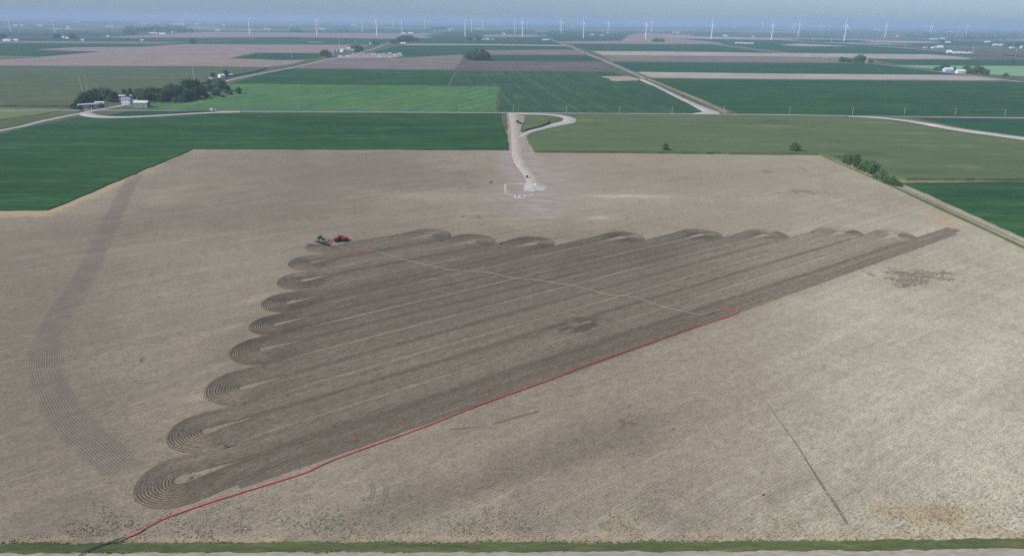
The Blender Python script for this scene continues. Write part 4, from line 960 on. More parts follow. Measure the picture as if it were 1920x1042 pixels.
# far farms: (px, py, width, depth, wall height, roof rise, label, category)
FAR = [
 (15, 77.5, 42, 16, 7, 3, 'long white shed at the far left edge among trees', 'shed'),
 (31, 77.5, 24, 14, 6, 3, 'shorter white shed right of the long shed at the left edge', 'shed'),
 (30, 48.8, 50, 20, 8, 4, 'faint white barn below the leftmost turbine', 'barn'),
 (42, 48.8, 30, 18, 8, 4, 'faint smaller barn right of the leftmost turbine', 'barn'),
 (76, 49.3, 70, 25, 9, 5, 'bright far barn between the two leftmost turbines', 'barn'),
 (108, 55.3, 20, 14, 6, 3, 'small white house at the foot of the second turbine', 'house'),
 (128, 52.3, 34, 18, 8, 4, 'upper far white barn right of the second turbine', 'barn'),
 (128, 55.5, 36, 16, 6, 3, 'lower far white barn right of the second turbine', 'barn'),
 (136, 54.8, 26, 14, 6, 3, 'rightmost barn of the far farm by the second turbine', 'barn'),
 (114, 73, 18, 11, 5, 3, 'left house in the far cluster between dark trees', 'house'),
 (120, 72.6, 13, 11, 7, 4, 'tall middle house in the far cluster between dark trees', 'house'),
 (127, 73.3, 16, 11, 5, 3, 'right house in the far cluster between dark trees', 'house'),
 (156, 77, 15, 10, 5, 3, 'lone small white shed on the far green field', 'shed'),
 (203, 69.3, 14, 10, 5, 3, 'lone white dot of a house at the tan field end', 'house'),
 (206, 50.8, 90, 20, 7, 3, 'wide faint shed under the skyline at left', 'shed'),
 (146, 42.6, 110, 40, 12, 6, 'faint long shed on the skyline at left', 'shed'),
 (272, 45.2, 70, 30, 10, 5, 'faint barn behind the far wood', 'barn'),
 (286, 64, 34, 16, 7, 4, 'bright barn just below the far wood', 'barn'),
 (294, 63.5, 16, 13, 6, 3, 'small shed between two bright barns below the far wood', 'shed'),
 (305, 65, 48, 16, 7, 3, 'long bright shed below the far wood', 'shed'),
 (323.5, 61.5, 18, 12, 6, 3, 'small house at the right foot of the far wood', 'house'),
 (335, 46.8, 200, 40, 10, 5, 'very long faint shed left of the fifth turbine', 'shed'),
 (369.5, 47, 60, 30, 9, 5, 'faint white shed right of the fifth turbine', 'shed'),
 (408, 58.5, 38, 14, 6, 3, 'white shed on the tan field left of the seventh turbine', 'shed'),
 (419, 47.6, 60, 26, 9, 5, 'faint barn left of the faint sixth turbine', 'barn'),
 (470.5, 57, 28, 15, 7, 4, 'white house beside the seventh turbine tower', 'house'),
 (501, 55.5, 66, 20, 7, 4, 'wide white shed right of the seventh turbine', 'shed'),
 (604, 55, 80, 20, 6, 3, 'wide low pale shed right of the paired turbines', 'shed'),
 (662, 48.8, 80, 30, 9, 5, 'faint shed among the middle cluster of turbines', 'shed'),
 (757, 63.8, 34, 16, 6, 3, 'left of two white sheds on the brown far field', 'shed'),
 (770, 63.4, 40, 16, 6, 4, 'right of two white sheds on the brown far field', 'shed'),
 (843, 57, 26, 18, 9, 5, 'white barn at the far end of the straight road', 'barn'),
 (849.5, 55.3, 30, 18, 7, 4, 'smaller barn behind the road end barn', 'barn'),
 (895.5, 54.3, 110, 20, 7, 3, 'very long white shed between two turbine towers', 'shed'),
 (907, 75.8, 14, 11, 5, 3, 'small white shed left of the bright barn', 'shed'),
 (915, 75.8, 18, 14, 7, 4, 'bright white barn right of the distant house', 'barn'),
 (924, 75.8, 9, 9, 5, 3, 'tiny white shed right of the bright barn', 'shed'),
 (945, 64.6, 26, 14, 6, 3, 'small pale shed above the tan strip', 'shed'),
 (891, 75.5, 16, 11, 6, 4, 'blue-grey house between the distant trees', 'house'),
 (1110, 66.4, 34, 15, 6, 3, 'left white shed right of the near turbine', 'shed'),
 (1129, 67.4, 32, 14, 5, 3, 'right white shed right of the near turbine', 'shed'),
 (1020, 76.3, 18, 11, 5, 3, 'left house at the bend of the straight lane', 'house'),
 (1026, 76.3, 16, 11, 5, 3, 'right house at the bend of the straight lane', 'house'),
 (1072, 52.5, 46, 20, 8, 4, 'faint white barn right of the paired centre turbines', 'barn'),
 (1264, 62, 36, 16, 7, 4, 'left barn of a far pair right of the centre', 'barn'),
 (1271, 62.4, 30, 16, 7, 4, 'right barn of a far pair right of the centre', 'barn'),
 (1358, 68.5, 14, 11, 9, 6, 'white house with a steep roof right of the turbine', 'house'),
 (1363, 69, 22, 12, 5, 3, 'low wing shed beside the steep-roofed house', 'shed'),
 (1412, 69.5, 22, 12, 5, 3, 'tiny white shed left of the right group of turbines', 'shed'),
 (1386, 82.3, 46, 16, 5, 2.5, 'left half of the long white poultry sheds on dark field', 'shed'),
 (1404, 83, 52, 16, 5, 2.5, 'right half of the long white poultry sheds on dark field', 'shed'),
 (1684, 68.5, 36, 16, 6, 3, 'white shed beyond the pole line at right', 'shed'),
 (1735, 90.5, 18, 10, 4, 2, 'low pale shed at the left of the far road farm', 'shed'),
 (1750, 91, 24, 14, 5, 3, 'middle white shed of the far road farm', 'shed'),
 (1762, 90, 28, 14, 7, 4, 'large white shed of the far road farm', 'shed'),
 (1779, 100, 20, 14, 7, 5, 'tall white barn left of the longest white shed', 'barn'),
 (1799, 101, 50, 15, 6, 3, 'longest white shed standing by the far road', 'shed'),
 (1817, 101, 12, 10, 4, 3, 'small shed right of the longest white shed', 'shed'),
 (1851, 80, 36, 15, 6, 4, 'lone bright shed in the dark fields at right', 'shed'),
 (1867, 86, 34, 14, 6, 4, 'left barn of the farm near the right edge', 'barn'),
 (1877.5, 86, 18, 13, 6, 5, 'right steep barn of the farm near the right edge', 'barn'),
 (1897, 91, 22, 13, 5, 3, 'low pale barn below trees near the right edge', 'barn'),
 (1914.5, 91, 9, 9, 10, 3, 'upright white silo house at the far right edge', 'barn'),
 (1747, 74.5, 36, 15, 6, 3, 'leftmost of three faint sheds beyond the pole line', 'shed'),
 (1755, 74.6, 24, 15, 6, 3, 'middle of three faint sheds beyond the pole line', 'shed'),
 (1767, 74, 34, 15, 7, 4, 'rightmost of three faint sheds beyond the pole line', 'shed'),
 (1775, 80.5, 18, 11, 5, 3, 'left small house under dark trees beyond the pole line', 'house'),
 (1780, 80.8, 16, 11, 5, 3, 'right small house under dark trees beyond the pole line', 'house'),
 (1625, 117, 9, 9, 4.5, 3, 'small tan house beside the round dark trees', 'house'),
 (1777, 134.5, 22, 12, 6, 3.5, 'pale blue house in trees by the right country road', 'house'),
 (1800, 138, 22, 11, 5.5, 4, 'white house in trees by the right country road', 'house'),
 (1757, 58, 110, 30, 8, 4, 'faint long shed between the right turbines', 'shed'),
 (1782, 60.5, 80, 25, 9, 5, 'faint white barn left of the rightmost turbines', 'barn'),
 (1645, 56.5, 140, 50, 16, 6, 'faint large works on the hazy skyline at right', 'works'),
 (1460, 55, 80, 30, 9, 4, 'faint shed behind the right group of turbines', 'shed'),
 (1305, 53, 90, 30, 9, 4, 'faint pale barn on the hazy skyline right of centre', 'barn'),
 (267, 77.3, 14, 9, 5, 2.5, 'small pale shed on the green field left of lone tree', 'shed'),
 (591, 80, 60, 8, 1.6, .6, 'low pale shed in the dark green field above grain bins', 'shed'),
]
for i, (px, py, w, d, hw, hr, lab, cat) in enumerate(FAR):
    wl_ = 'tan_wall' if 'tan house' in lab else 'blue_wall' if 'blue' in lab else 'white_wall'
    house(cat.replace(' ', '_'), lab, cat, px, py, w, d, hw, hr, ((i * 37) % 9 - 4) * .06, wall=wl_, roof='white_roof' if i % 4 else 'pale_roof', windows=2 if cat == 'house' or w < 30 else 3, big_door=cat != 'house')

# ------------------------------------------------------------------ wind turbines
MT['turbine'] = plain('white_turbine_paint', (.90, .90, .89), .35, .02, .05, .4)
TURB = [(21, 59.5, 31), (104, 61.5, 31), (265, 48, 31), (283.5, 48.5, 31), (345.5, 54, 32.5), (436, 48, 33), (469, 66, 35.5), (594.5, 66.5, 37), (598.5, 50.5, 34), (649, 48.5, 35), (661, 48.8, 35),
        (667.5, 52.5, 35), (680, 59, 36.5), (697, 47.3, 35), (707, 67.5, 38), (716, 48, 35), (738, 53.5, 36), (748.5, 49, 36), (754, 60, 37), (797, 55, 36), (803.5, 49.5, 36), (872.5, 69, 39.5),
        (885, 61, 38.5), (905.5, 56.5, 37), (933, 52, 38), (965.5, 62, 39), (979.5, 69.5, 40), (988.5, 52, 38), (1050.5, 58, 39.5), (1052.8, 62.5, 40), (1094, 72, 42), (1140, 63.5, 41),
        (1210.5, 73, 43.5), (1221.5, 60, 41), (1333.5, 74.5, 45), (1377, 56, 42), (1429, 56, 43), (1446, 75.5, 46.5), (1485, 57.5, 44.5), (1489, 58.5, 44.5), (1496.5, 68.5, 45), (1538, 58, 45),
        (1582.5, 77, 47), (1659, 69.5, 47), (1733, 59, 49), (1743, 62, 48.5), (1745.5, 64.5, 49), (1796, 61, 49), (1811, 65, 49)]
HUB = 104.0
def turbine_proto():
    o = empty('wind_turbine', (0, 0, 0)); tag(o, None, 'wind turbine', 'wind turbines along the horizon')
    MB().lathe((0, 0, 0), [(3.9, 0), (3.6, 20), (3.1, 55), (2.3, HUB - 2.2)], 20).build('tower', MT['turbine'], o)
    m = MB(); m.box((3.2, 0, HUB), (12, 3.9, 4.0), 0, .92); m.build('nacelle', MT['turbine'], o)
    m = MB(); m.tube((-2.8, 0, HUB), (-5.4, 0, HUB), 2.0, 1.7, 14); m.tube((-5.4, 0, HUB), (-6.6, 0, HUB), 1.7, .5, 14); hub = m.build('hub', MT['turbine'], o)
    for k in range(3):
        a = R(k * 120); m = MB(); vs = []; L = 48
        st = [(0, 1.0, 1.0), (.08, 1.3, .9), (.2, 2.1, .6), (.5, 1.4, .35), (.8, .85, .2), (1.0, .25, .08)]
        for t, ch, th in st:
            r = 1.5 + L * t; tw = R(14 * (1 - t))
            for (cx, cz) in ((ch, 0), (0, th), (-ch * .7, 0), (0, -th)):
                y_, x_ = cx * math.cos(tw) - cz * math.sin(tw), cx * math.sin(tw) + cz * math.cos(tw)
                vs.append((-4.3 + x_, y_ * math.cos(a) - r * math.sin(a), HUB + y_ * math.sin(a) + r * math.cos(a)))
        fs = [(4 * i + j, 4 * i + (j + 1) % 4, 4 * i + 4 + (j + 1) % 4, 4 * i + 4 + j) for i in range(len(st) - 1) for j in range(4)] + [tuple(4 * (len(st) - 1) + j for j in range(4))]
        m.add(vs, fs); b = m.build('blade', MT['turbine'], o)
    return o
tp = turbine_proto()
rt = random.Random(3)
for i, (px, py, hy) in enumerate(TURB):
    q = at(px, py); dist = math.hypot(*q)
    hub = CAM_H * (py - hy) / (py - horizon(px)); hub = min(max(hub, 96), 118)
    o = tp if i == 0 else copy_tree(tp)
    o.location = (q[0], q[1], 0); s = hub / HUB; o.scale = (s, s, s)
    o.rotation_euler = (0, 0, R(rt.uniform(-9, 9) + (14 if px > 900 else 4)))
    size = 'large near' if py > 65 else 'mid-distance' if py > 54 else 'small faint'
    o['label'] = f'{size} white wind turbine, {"leftmost" if i == 0 else "rightmost" if i == len(TURB) - 1 else ordinal(i + 1) + " from the left"} along the horizon'

# ------------------------------------------------------------------ poles, masts and wires
MT['pole_wood'] = plain('weathered_pole_wood', (.46, .42, .35), .9, .2, .8)
MT['pole_steel'] = plain('pale_steel_pole', (.62, .63, .63), .5, .05, .5)
MT['wire'] = plain('wire', (.35, .36, .34), .6, .05)
def pole_proto(h, mat, name, cat, arm=1.6):
    o = empty(name, (0, 0, 0)); tag(o, None, cat)
    MB().tube((0, 0, -.3), (0, 0, h), .30, .24, 8).build('post', MT[mat], o)
    m = MB(); m.box((0, .26, h - .7), (arm * 2, .14, .16)); ca = m.build('crossarm', MT[mat], o)
    for x in (-arm * .9, 0, arm * .9):
        MB().tube((x, .26, h - .62), (x, .26, h - .34), .07, .09, 6).build('insulator', MT['white_wall'], ca)
    return o
ROADP = [(200, 199.5), (359, 206), (460, 207), (561, 206.5), (662, 208), (762, 208.5), (862, 210), (962.5, 210), (1062, 212), (1161.5, 212.5), (1260, 213), (1357, 212.5), (1480, 214), (1598, 215.5), (1695, 216), (1790, 217), (1883, 219)]
pp = pole_proto(9.4, 'pole_wood', 'utility_pole', 'utility pole')
tops = []
for i, (px, py) in enumerate(ROADP):
    q = at(px, py); o = pp if i == 0 else copy_tree(pp); o.location = (q[0], q[1], 0); o.rotation_euler = (0, 0, R(90))
    o['group'] = 'wooden poles along the cross road'
    o['label'] = f'wooden utility pole, {"leftmost" if i == 0 else "rightmost" if i == len(ROADP) - 1 else ordinal(i + 1) + " from the left"} along the cross road'
    tops.append((q[0], q[1], 9.0))
for nm, px, py, h, lab in (('utility_pole', 187, 192, 12, 'tall wooden pole behind the low white shed'), ('utility_pole', 257, 203, 8, 'short wooden pole in front of the green farm shed'), ('utility_pole', 972, 209, 7.5, 'short pole beside the access road junction')):
    q = at(px, py); o = copy_tree(pp); o.location = (q[0], q[1], 0); o.scale = (1, 1, h / 9.4); o['label'] = lab
def wire(name, pts, r, sag, label, cat='wire'):
    m = MB()
    for a, b in zip(pts[:-1], pts[1:]):
        prev = Vector(a)
        for i in range(1, 9):
            t = i / 8; p = Vector(a).lerp(Vector(b), t); p.z -= sag * 4 * t * (1 - t); m.tube(prev, p, r, n=4, cap=False); prev = p
    tag(m.build(name, MT['wire'], fixn=False), label, cat)
wire('power_line', tops, .07, .7, 'thin sagging power line strung between the cross road poles')
MAST = [(1464, 73.5), (1492, 75.5), (1523, 78), (1558, 81), (1597, 83), (1643, 87), (1696, 91), (1755, 95.5), (1823, 101), (1903.5, 106.5)]
sp_ = pole_proto(30, 'pole_steel', 'transmission_pole', 'transmission pole', 2.6)
mt_ = []
for i, (px, py) in enumerate(MAST):
    q = at(px, py); o = sp_ if i == 0 else copy_tree(sp_); o.location = (q[0], q[1], 0); o.rotation_euler = (0, 0, R(35)); o.scale = (1.6, 1.6, 1)
    o['group'] = 'tall poles along the far road'
    o['label'] = f'tall pale transmission pole, {"leftmost" if i == 0 else "rightmost" if i == len(MAST) - 1 else ordinal(i + 1) + " from the left"} along the far right road'
    mt_.append((q[0], q[1], 29.5))
def lattice(px, py, h, label, w=.55):
    q = at(px, py); o = empty('radio_mast', (q[0], q[1], 0)); tag(o, label, 'radio mast')
    m = MB(); tri = [(math.cos(R(a)) * w, math.sin(R(a)) * w) for a in (90, 210, 330)]
    for x, y in tri: m.tube((x, y, 0), (x * .8, y * .8, h), .15, n=5)
    m.build('legs', MT['pole_steel'], o)
    m = MB(); n = int(h / 1.6)
    for i in range(n):
        for j in range(3):
            a, b = tri[j], tri[(j + 1) % 3]; m.tube((a[0], a[1], i * 1.6), (b[0], b[1], i * 1.6 + 1.6), .06, n=4, cap=False)
    m.build('bracing', MT['pole_steel'], o)
    m = MB(); m.tube((0, 0, h - .2), (0, 0, h + 2.2), .06, n=5); m.build('antenna', MT['pole_steel'], o)
lattice(158, 190, 36, 'left of two slim lattice masts rising above the farm trees')
lattice(168, 189, 36, 'right of two slim lattice masts rising above the farm trees')
lattice(366, 160, 43, 'slim lattice mast rising from the farm windbreak')
lattice(547, 111, 27, 'slim mast on the tan field left of the grain bins')
lattice(667.5, 93, 38, 'slim mast between the trees behind the barns', .7)
lattice(637, 91, 36, 'slim mast behind the grain bins', .7)
lattice(693, 84, 30, 'slim mast beside the small white house', .7)

# ------------------------------------------------------------------ vehicles and machines
MT['red'] = plain('red_machine_paint', (.56, .055, .022), .35, .06, .4, .5)
MT['green'] = plain('green_machine_paint', (.02, .085, .04), .5, .08, .5, .5)
MT['rubber'] = plain('tyre_rubber', (.022, .022, .022), .85, .1, 1)
MT['glass'] = plain('cab_glass', (.03, .05, .07), .08, .05, 1, .7)
MT['metal_dark'] = plain('dark_steel', (.045, .045, .045), .5, .2, 1)
MT['hose_grey'] = plain('grey_hose', (.26, .25, .23), .6, .1)
MT['rim_w'] = plain('pale_rims', (.65, .65, .62), .4, .05)
MT['teal'] = plain('teal_plastic', (.02, .17, .19), .5, .05)
MT['navy'] = plain('dark_blue_paint', (.02, .03, .07), .25, .05, 1, .6)
MT['black_paint'] = plain('black_paint', (.02, .02, .022), .25, .05, 1, .6)
MT['white_paint'] = plain('white_vehicle_paint', (.80, .80, .80), .3, .03, 1, .5)
MT['yellow_paint'] = plain('yellow_machine_paint', (.60, .36, .04), .4, .05, 1, .5)
MT['silver'] = plain('silver_paint', (.55, .56, .58), .3, .05, 1, .6, .4)

def wheel(parent, x, y, r, w, rim='rim_w'):
    m = MB(); m.tube((x, y - w / 2, r), (x, y + w / 2, r), r, n=20); o = m.build('wheel', MT['rubber'], parent)
    s = 1 if y > 0 else -1
    m = MB(); m.tube((x, y - w / 2 - .02, r), (x, y + w / 2 + .02, r), r * .52, n=14); m.build('rim', MT[rim], o)
    return o

def tractor(px, py, rz, label):
    q = at(px, py); o = empty('tractor', (q[0], q[1], ZS), rz); tag(o, label, 'tractor')
    for x in (-1.9, 1.75):
        for s in (-1, 1):
            wheel(o, x, s * 1.15, .98, .62, 'metal_dark'); wheel(o, x, s * 1.9, .98, .62, 'metal_dark')
    m = MB(); m.box((-1.75, 0, 1.15), (2.6, 1.1, .6)); m.box((1.9, 0, 1.15), (3.6, 1.0, .6)); m.tube((-.6, 0, .9), (.5, 0, .9), .3, n=8); m.build('chassis', MT['metal_dark'], o)
    m = MB(); m.prism([(.95, 1.46), (3.75, 1.46), (3.8, 1.95), (3.35, 2.3), (.95, 2.5)], -.62, .62); hood = m.build('hood', MT['red'], o)
    m = MB(); m.box((3.79, 0, 1.72), (.05, .95, .42)); m.build('grille', MT['metal_dark'], hood)
    for s in (-1, 1):
        m = MB(); m.box((3.66, s * .42, 2.07), (.12, .26, .12)); m.build('headlight', MT['white_paint'], hood)
    m = MB(); m.box((-.05, 0, 2.35), (1.7, 1.6, 1.8), 0, .92); cab = m.build('cab', MT['glass'], o)
    m = MB()
    for sx in (-.8, .74):
        for s in (-1, 1): m.box((sx - .02, s * .75, 2.35), (.12, .12, 1.85), 0, .95)
    m.build('pillar', MT['metal_dark'], cab)
    m = MB(); m.box((-.05, 0, 3.36), (1.85, 1.7, .2), 0, .9); rf = m.build('cab_roof', MT['red'], o)
    m = MB(); m.lathe((.35, 0, 3.46), [(.18, 0), (.18, .08), (.05, .14)], 10); m.build('antenna', MT['white_paint'], rf)
    m = MB(); m.tube((1.15, .78, 2.2), (1.15, .78, 3.7), .1, .09, 8); m.build('exhaust', MT['silver'], o)
    m = MB(); m.prism([(-3.05, 1.5), (-1.15, 1.5), (-1.15, 2.15), (-2.7, 2.3), (-3.05, 2.1)], -1.05, 1.05); m.build('rear_fender', MT['red'], o)
    for s in (-1, 1):
        m = MB(); m.prism([(.75, 2.0), (2.8, 2.0), (2.6, 2.12), (.95, 2.12)], s * 1.55 - .62, s * 1.55 + .62); m.build('fender', MT['red'], o)
    m = MB(); m.box((-3.3, 0, .75), (1.0, .3, .2)); m.build('hitch', MT['metal_dark'], o)
    m = MB(); m.box((3.95, 0, 1.15), (.4, 1.1, .6)); m.build('front_weight', MT['metal_dark'], o)
    return o
tractor(638.5, 452.5, R(12), 'red articulated tractor with dual wheels and cab pulling the toolbar')

def toolbar():
    a, b = at(594, 454.5), at(618, 462); c = (a + b) / 2; ang = math.atan2(*(b - a)[::-1]); L = np.hypot(*(b - a)) + 1.0
    o = empty('injection_toolbar', (c[0], c[1], ZS), ang); tag(o, 'green manure injection toolbar with a wide dark tool beam behind the tractor', 'toolbar')
    m = MB(); m.box((0, 0, .85), (L, .28, .28)); m.box((0, .75, .85), (L * .8, .2, .2)); m.build('tool_beam', MT['metal_dark'], o)
    for i in range(12):
        x = -L / 2 + .35 + (L - .7) * i / 11
        m = MB(); m.box((x, -.2, .45), (.1, .2, .7)); m.tube((x - .04, -.45, .28), (x + .04, -.45, .28), .3, n=12); m.build('shank', MT['metal_dark'], o)
    # frame runs from the beam towards the hitch
    h = at(628, 451.5) - c; hx = h @ np.array([math.cos(ang), math.sin(ang)]); hy = h @ np.array([-math.sin(ang), math.cos(ang)])
    m = MB(); m.tube((-.8, .3, .95), (hx, hy, .85), .16, n=6); m.tube((.8, .3, .95), (hx, hy, .85), .16, n=6); m.box((0, .8, .95), (2.6, 1.4, .2)); m.build('frame', MT['green'], o)
    m = MB(); m.lathe((0, .9, 1.05), [(.55, 0), (.6, .5), (.45, .9), (.2, 1.05)], 14); m.build('manifold', MT['green'], o)
    m = MB(); m.tube((0, .9, 1.9), (hx * .3, 1.2 + hy * .3, 2.4), .12, n=7); m.tube((hx * .3, 1.2 + hy * .3, 2.4), (hx * .75 + 1.2, hy * .55, .6), .12, n=7); m.build('hose_boom', MT['hose_grey'], o)
    for i in range(6):
        x = -L / 2 + 1.2 + (L - 2.4) * i / 5
        m = MB(); m.tube((0, .9, 1.75), (x * .55, .5, 1.7), .05, n=5); m.tube((x * .55, .5, 1.7), (x, -.1, .95), .05, n=5); m.build('supply_hose', MT['hose_grey'], o)
    for s in (-1, 1): wheel(o, s * 1.7, 1.1, .5, .4, 'metal_dark')
    return o
toolbar()
def utv(px, py, rz, label):
    q = at(px, py); o = empty('utility_vehicle', (q[0], q[1], ZS), rz); tag(o, label, 'utility vehicle')
    for x in (-1.1, 1.1):
        for s in (-1, 1): wheel(o, x, s * .75, .42, .35)
    m = MB(); m.box((0, 0, .72), (3.1, 1.3, .4)); m.prism([(.7, .9), (1.6, .9), (1.55, 1.1), (.8, 1.25)], -.62, .62); m.build('body', MT['green'], o)
    m = MB(); m.box((-1.05, 0, 1.1), (1.1, 1.4, .4)); m.build('cargo_bed', MT['green'], o)
    m = MB()
    for x in (-.45, .75):
        for s in (-1, 1): m.tube((x, s * .6, .9), (x * .8, s * .58, 1.95), .05, n=6)
    m.build('roll_cage', MT['metal_dark'], o)
    m = MB(); m.box((.1, 0, 2.0), (1.5, 1.4, .1)); m.build('cab_roof', MT['green'], o)
    m = MB(); m.box((-.25, 0, 1.15), (.5, 1.2, .6)); m.build('seat', MT['rubber'], o)
    m = MB(); m.box((.72, 0, 1.5), (.04, 1.1, .7)); m.build('windscreen', MT['glass'], o)
utv(600.5, 449.5, R(-20), 'small green utility vehicle parked beyond the toolbar')

def car(px, py, rz, paint, kind, label, group=None, z=0.3, s=1.0):
    q = at(px, py); nm = {'pickup': 'pickup_truck', 'suv': 'parked_car', 'truck': 'box_truck'}[kind]
    o = empty(nm, (q[0], q[1], z), rz); tag(o, label, {'pickup': 'pickup', 'suv': 'car', 'truck': 'truck'}[kind], group); o.scale = (s, s, s)
    for x in (-1.75, 1.75):
        for sd in (-1, 1): wheel(o, x, sd * .85, .4, .28)
    if kind == 'pickup':
        prof = [(-2.8, .5), (2.8, .5), (2.8, 1.05), (1.35, 1.15), (-2.8, 1.12)]; cabp = [(-.95, 1.13), (1.3, 1.13), (.75, 1.85), (-.75, 1.87)]
    else:
        prof = [(-2.4, .45), (2.4, .45), (2.4, .95), (1.2, 1.1), (-2.4, 1.1)]; cabp = [(-2.3, 1.1), (1.2, 1.1), (.6, 1.75), (-2.1, 1.75)]
    MB().prism(prof, -.95, .95).build('body', MT[paint], o)
    if kind == 'truck':
        m = MB(); m.box((-.9, 0, 2.1), (3.8, 2.1, 2.2)); m.build('cargo_box', MT['white_paint'], o)
        cabp = [(1.05, 1.1), (2.3, 1.1), (2.0, 2.0), (1.05, 2.05)]
    cb = MB().prism(cabp, -.82, .82).build('cab', MT['glass'], o)
    x0, x1 = cabp[3][0], cabp[2][0]
    m = MB(); m.box(((x0 + x1) / 2, 0, cabp[2][1] + .04), (abs(x1 - x0) + .1, 1.66, .07)); m.build('roof', MT[paint], cb)
    if kind == 'pickup':
        m = MB(); m.box((-1.9, 0, 1.15), (1.65, 1.55, .04)); m.build('cargo_bed', MT['metal_dark'], o)
    for sd in (-1, 1):
        m = MB(); m.box((prof[1][0] + .02, sd * .68, .85), (.05, .34, .18)); m.build('headlight', MT['white_paint'], o)
    return o
car(970.5, 230.5, R(-62), 'navy', 'pickup', 'dark blue pickup parked beside the access road, left of the black car', s=1.25)
car(974.6, 233, R(-60), 'black_paint', 'suv', 'black car parked beside the access road, right of the dark pickup', s=1.25)
car(398.5, 209.5, R(10), 'white_paint', 'truck', 'white box truck stopped at the end of the curved gravel track', z=.8)
car(244, 199.5, R(5), 'white_paint', 'pickup', 'white pickup parked in front of the white farmhouse', s=1.25)
car(141, 203, R(15), 'white_paint', 'suv', 'white car parked left of the trailer home')
car(147, 206, R(170), 'black_paint', 'suv', 'dark car parked in the grass by the road junction')
def sign(px, py, label):
    q = at(px, py); o = empty('road_sign', (q[0], q[1], .7)); tag(o, label, 'sign')
    MB().tube((0, 0, -.7), (0, 0, 2.2), .05, n=6).build('post', MT['pole_steel'], o)
    m = MB(); m.box((0, -.06, 2.1), (1.2, .05, 1.2)); m.build('panel', MT['white_paint'], o)
sign(404.5, 209.5, 'small white roadside sign right of the white box truck')
sign(172.5, 207, 'roadside sign post at the farm road junction')
def toilet():
    q = at(988, 334.5); o = empty('portable_toilet', (q[0], q[1], .3), .15); tag(o, 'teal portable toilet with a white roof beside the access road', 'portable toilet')
    m = MB(); m.box((0, 0, 1.15), (1.5, 1.5, 2.2), 0, .96); m.build('cabin', MT['teal'], o)
    m = MB(); m.prism([(-.82, 2.27), (.82, 2.27), (.5, 2.6), (-.5, 2.6)], -.82, .82); m.build('roof', MT['white_paint'], o)
    m = MB(); m.box((0, -.76, 1.1), (.85, .05, 1.9)); dr = m.build('door', MT['teal'], o)
    m = MB(); m.box((.3, -.8, 1.1), (.08, .05, .2)); m.build('handle', MT['metal_dark'], dr)
    m = MB(); m.box((0, 0, .05), (1.65, 1.65, .16)); m.build('base', MT['metal_dark'], o)
toilet()
def foundation():
    q = at(975, 368.5); o = empty('turbine_foundation', (q[0], q[1], ZS)); tag(o, 'round concrete turbine foundation ring in the bare soil below the gravel pad', 'foundation')
    m = MB(); m.lathe((0, 0, 0), [(4.0, 0), (3.8, .2), (2.7, .22), (2.6, .02)], 36); m.build('gravel_ring', MT['gravel'], o)
    m = MB(); m.lathe((0, 0, .03), [(2.58, 0), (2.55, .04)], 30); m.build('pit', MT['metal_dark'], o)
    m = MB(); m.lathe((0, 0, .05), [(1.35, 0), (1.3, .5), (1.2, .55)], 26); m.build('pedestal', MT['concrete'], o)
    m = MB()
    for i in range(16):
        a = i * math.pi / 8; m.tube((math.cos(a) * .95, math.sin(a) * .95, .58), (math.cos(a) * .95, math.sin(a) * .95, 1.0), .05, n=5)
    m.build('anchor_bolts', MT['steel'], o)
foundation()
def mound(name, px, py, rx, ry, h, mat, label, cat, z=0.1, seed=1):
    q = at(px, py); r = np.random.default_rng(seed); n, k = 26, 8; vs = [(0, 0, h)]; fs = []
    for j in range(1, k + 1):
        t = j / k
        for i in range(n):
            a = 2 * math.pi * i / n; w = 1 + .18 * math.sin(3 * a + seed) + .1 * math.sin(7 * a)
            vs.append((math.cos(a) * rx * t * w, math.sin(a) * ry * t * w, max(0, h * (math.cos(t * math.pi) * .5 + .5) + r.normal(0, .05) * h) - (.15 if j == k else 0)))
    for i in range(n): fs.append((0, 1 + i, 1 + (i + 1) % n))
    for j in range(k - 1):
        for i in range(n):
            a = 1 + j * n + i; b = 1 + j * n + (i + 1) % n; fs.append((a, a + n, b + n, b))
    o = MB().add(vs, fs).build(name, MT[mat], loc=(q[0], q[1], z)); tag(o, label, cat); return o
mound('gravel_pile', 1001, 351, 8, 14, .9, 'gravel', 'pale spread gravel heap at the end of the access road', 'gravel pile', .25, 2)
mound('gravel_pile', 1008, 346.5, 4, 6, .5, 'gravel_tan', 'tan scatter of gravel right of the pale gravel heap', 'gravel pile', .2, 6)
mound('gravel_pile', 1003.5, 349, 3, 4, 1.3, 'concrete', 'grey gravel heap on top of the pale gravel spread', 'gravel pile', .5, 5)
mound('soil_heap', 920.5, 342.5, 1.6, 1.2, .9, 'metal_dark', 'small dark heap lying alone on the bare field', 'heap', .2, 3)

# ------------------------------------------------------------------ hoses
def hose_mat(name, col):
    k = N(name, .5, .4); n = k.noise(k.pos(), .8, 3); return k.out(k.mix(n, tuple(c * .8 for c in col), col))
MT['hose_red'] = hose_mat('red_hose', (.80, .085, .06)); MT['hose_cream'] = hose_mat('cream_hose', (.50, .43, .31)); MT['hose_black'] = hose_mat('black_hose', (.03, .033, .035))
def hose_mesh(name, px, r, mat, z=.62, parent=None, wob=.12):
    P = smooth_path(G(px), 1.5); s = np.arange(len(P)); t, nr = frames(P); P = P + nr * (wob * np.sin(s * .21) + wob * .7 * np.sin(s * .083 + 1))[:, None]
    a = np.linspace(0, 2 * math.pi, 9)[:-1]
    offs = np.tile(np.cos(np.r_[a, a[0]]) * r, (len(P), 1)); zz = np.tile(z + np.sin(np.r_[a, a[0]]) * r * .6, (len(P), 1))
    V, Fc = ribbon(P, offs, zz)
    return link(name, npmesh(name, V, Fc, MT[mat], None, True), parent)
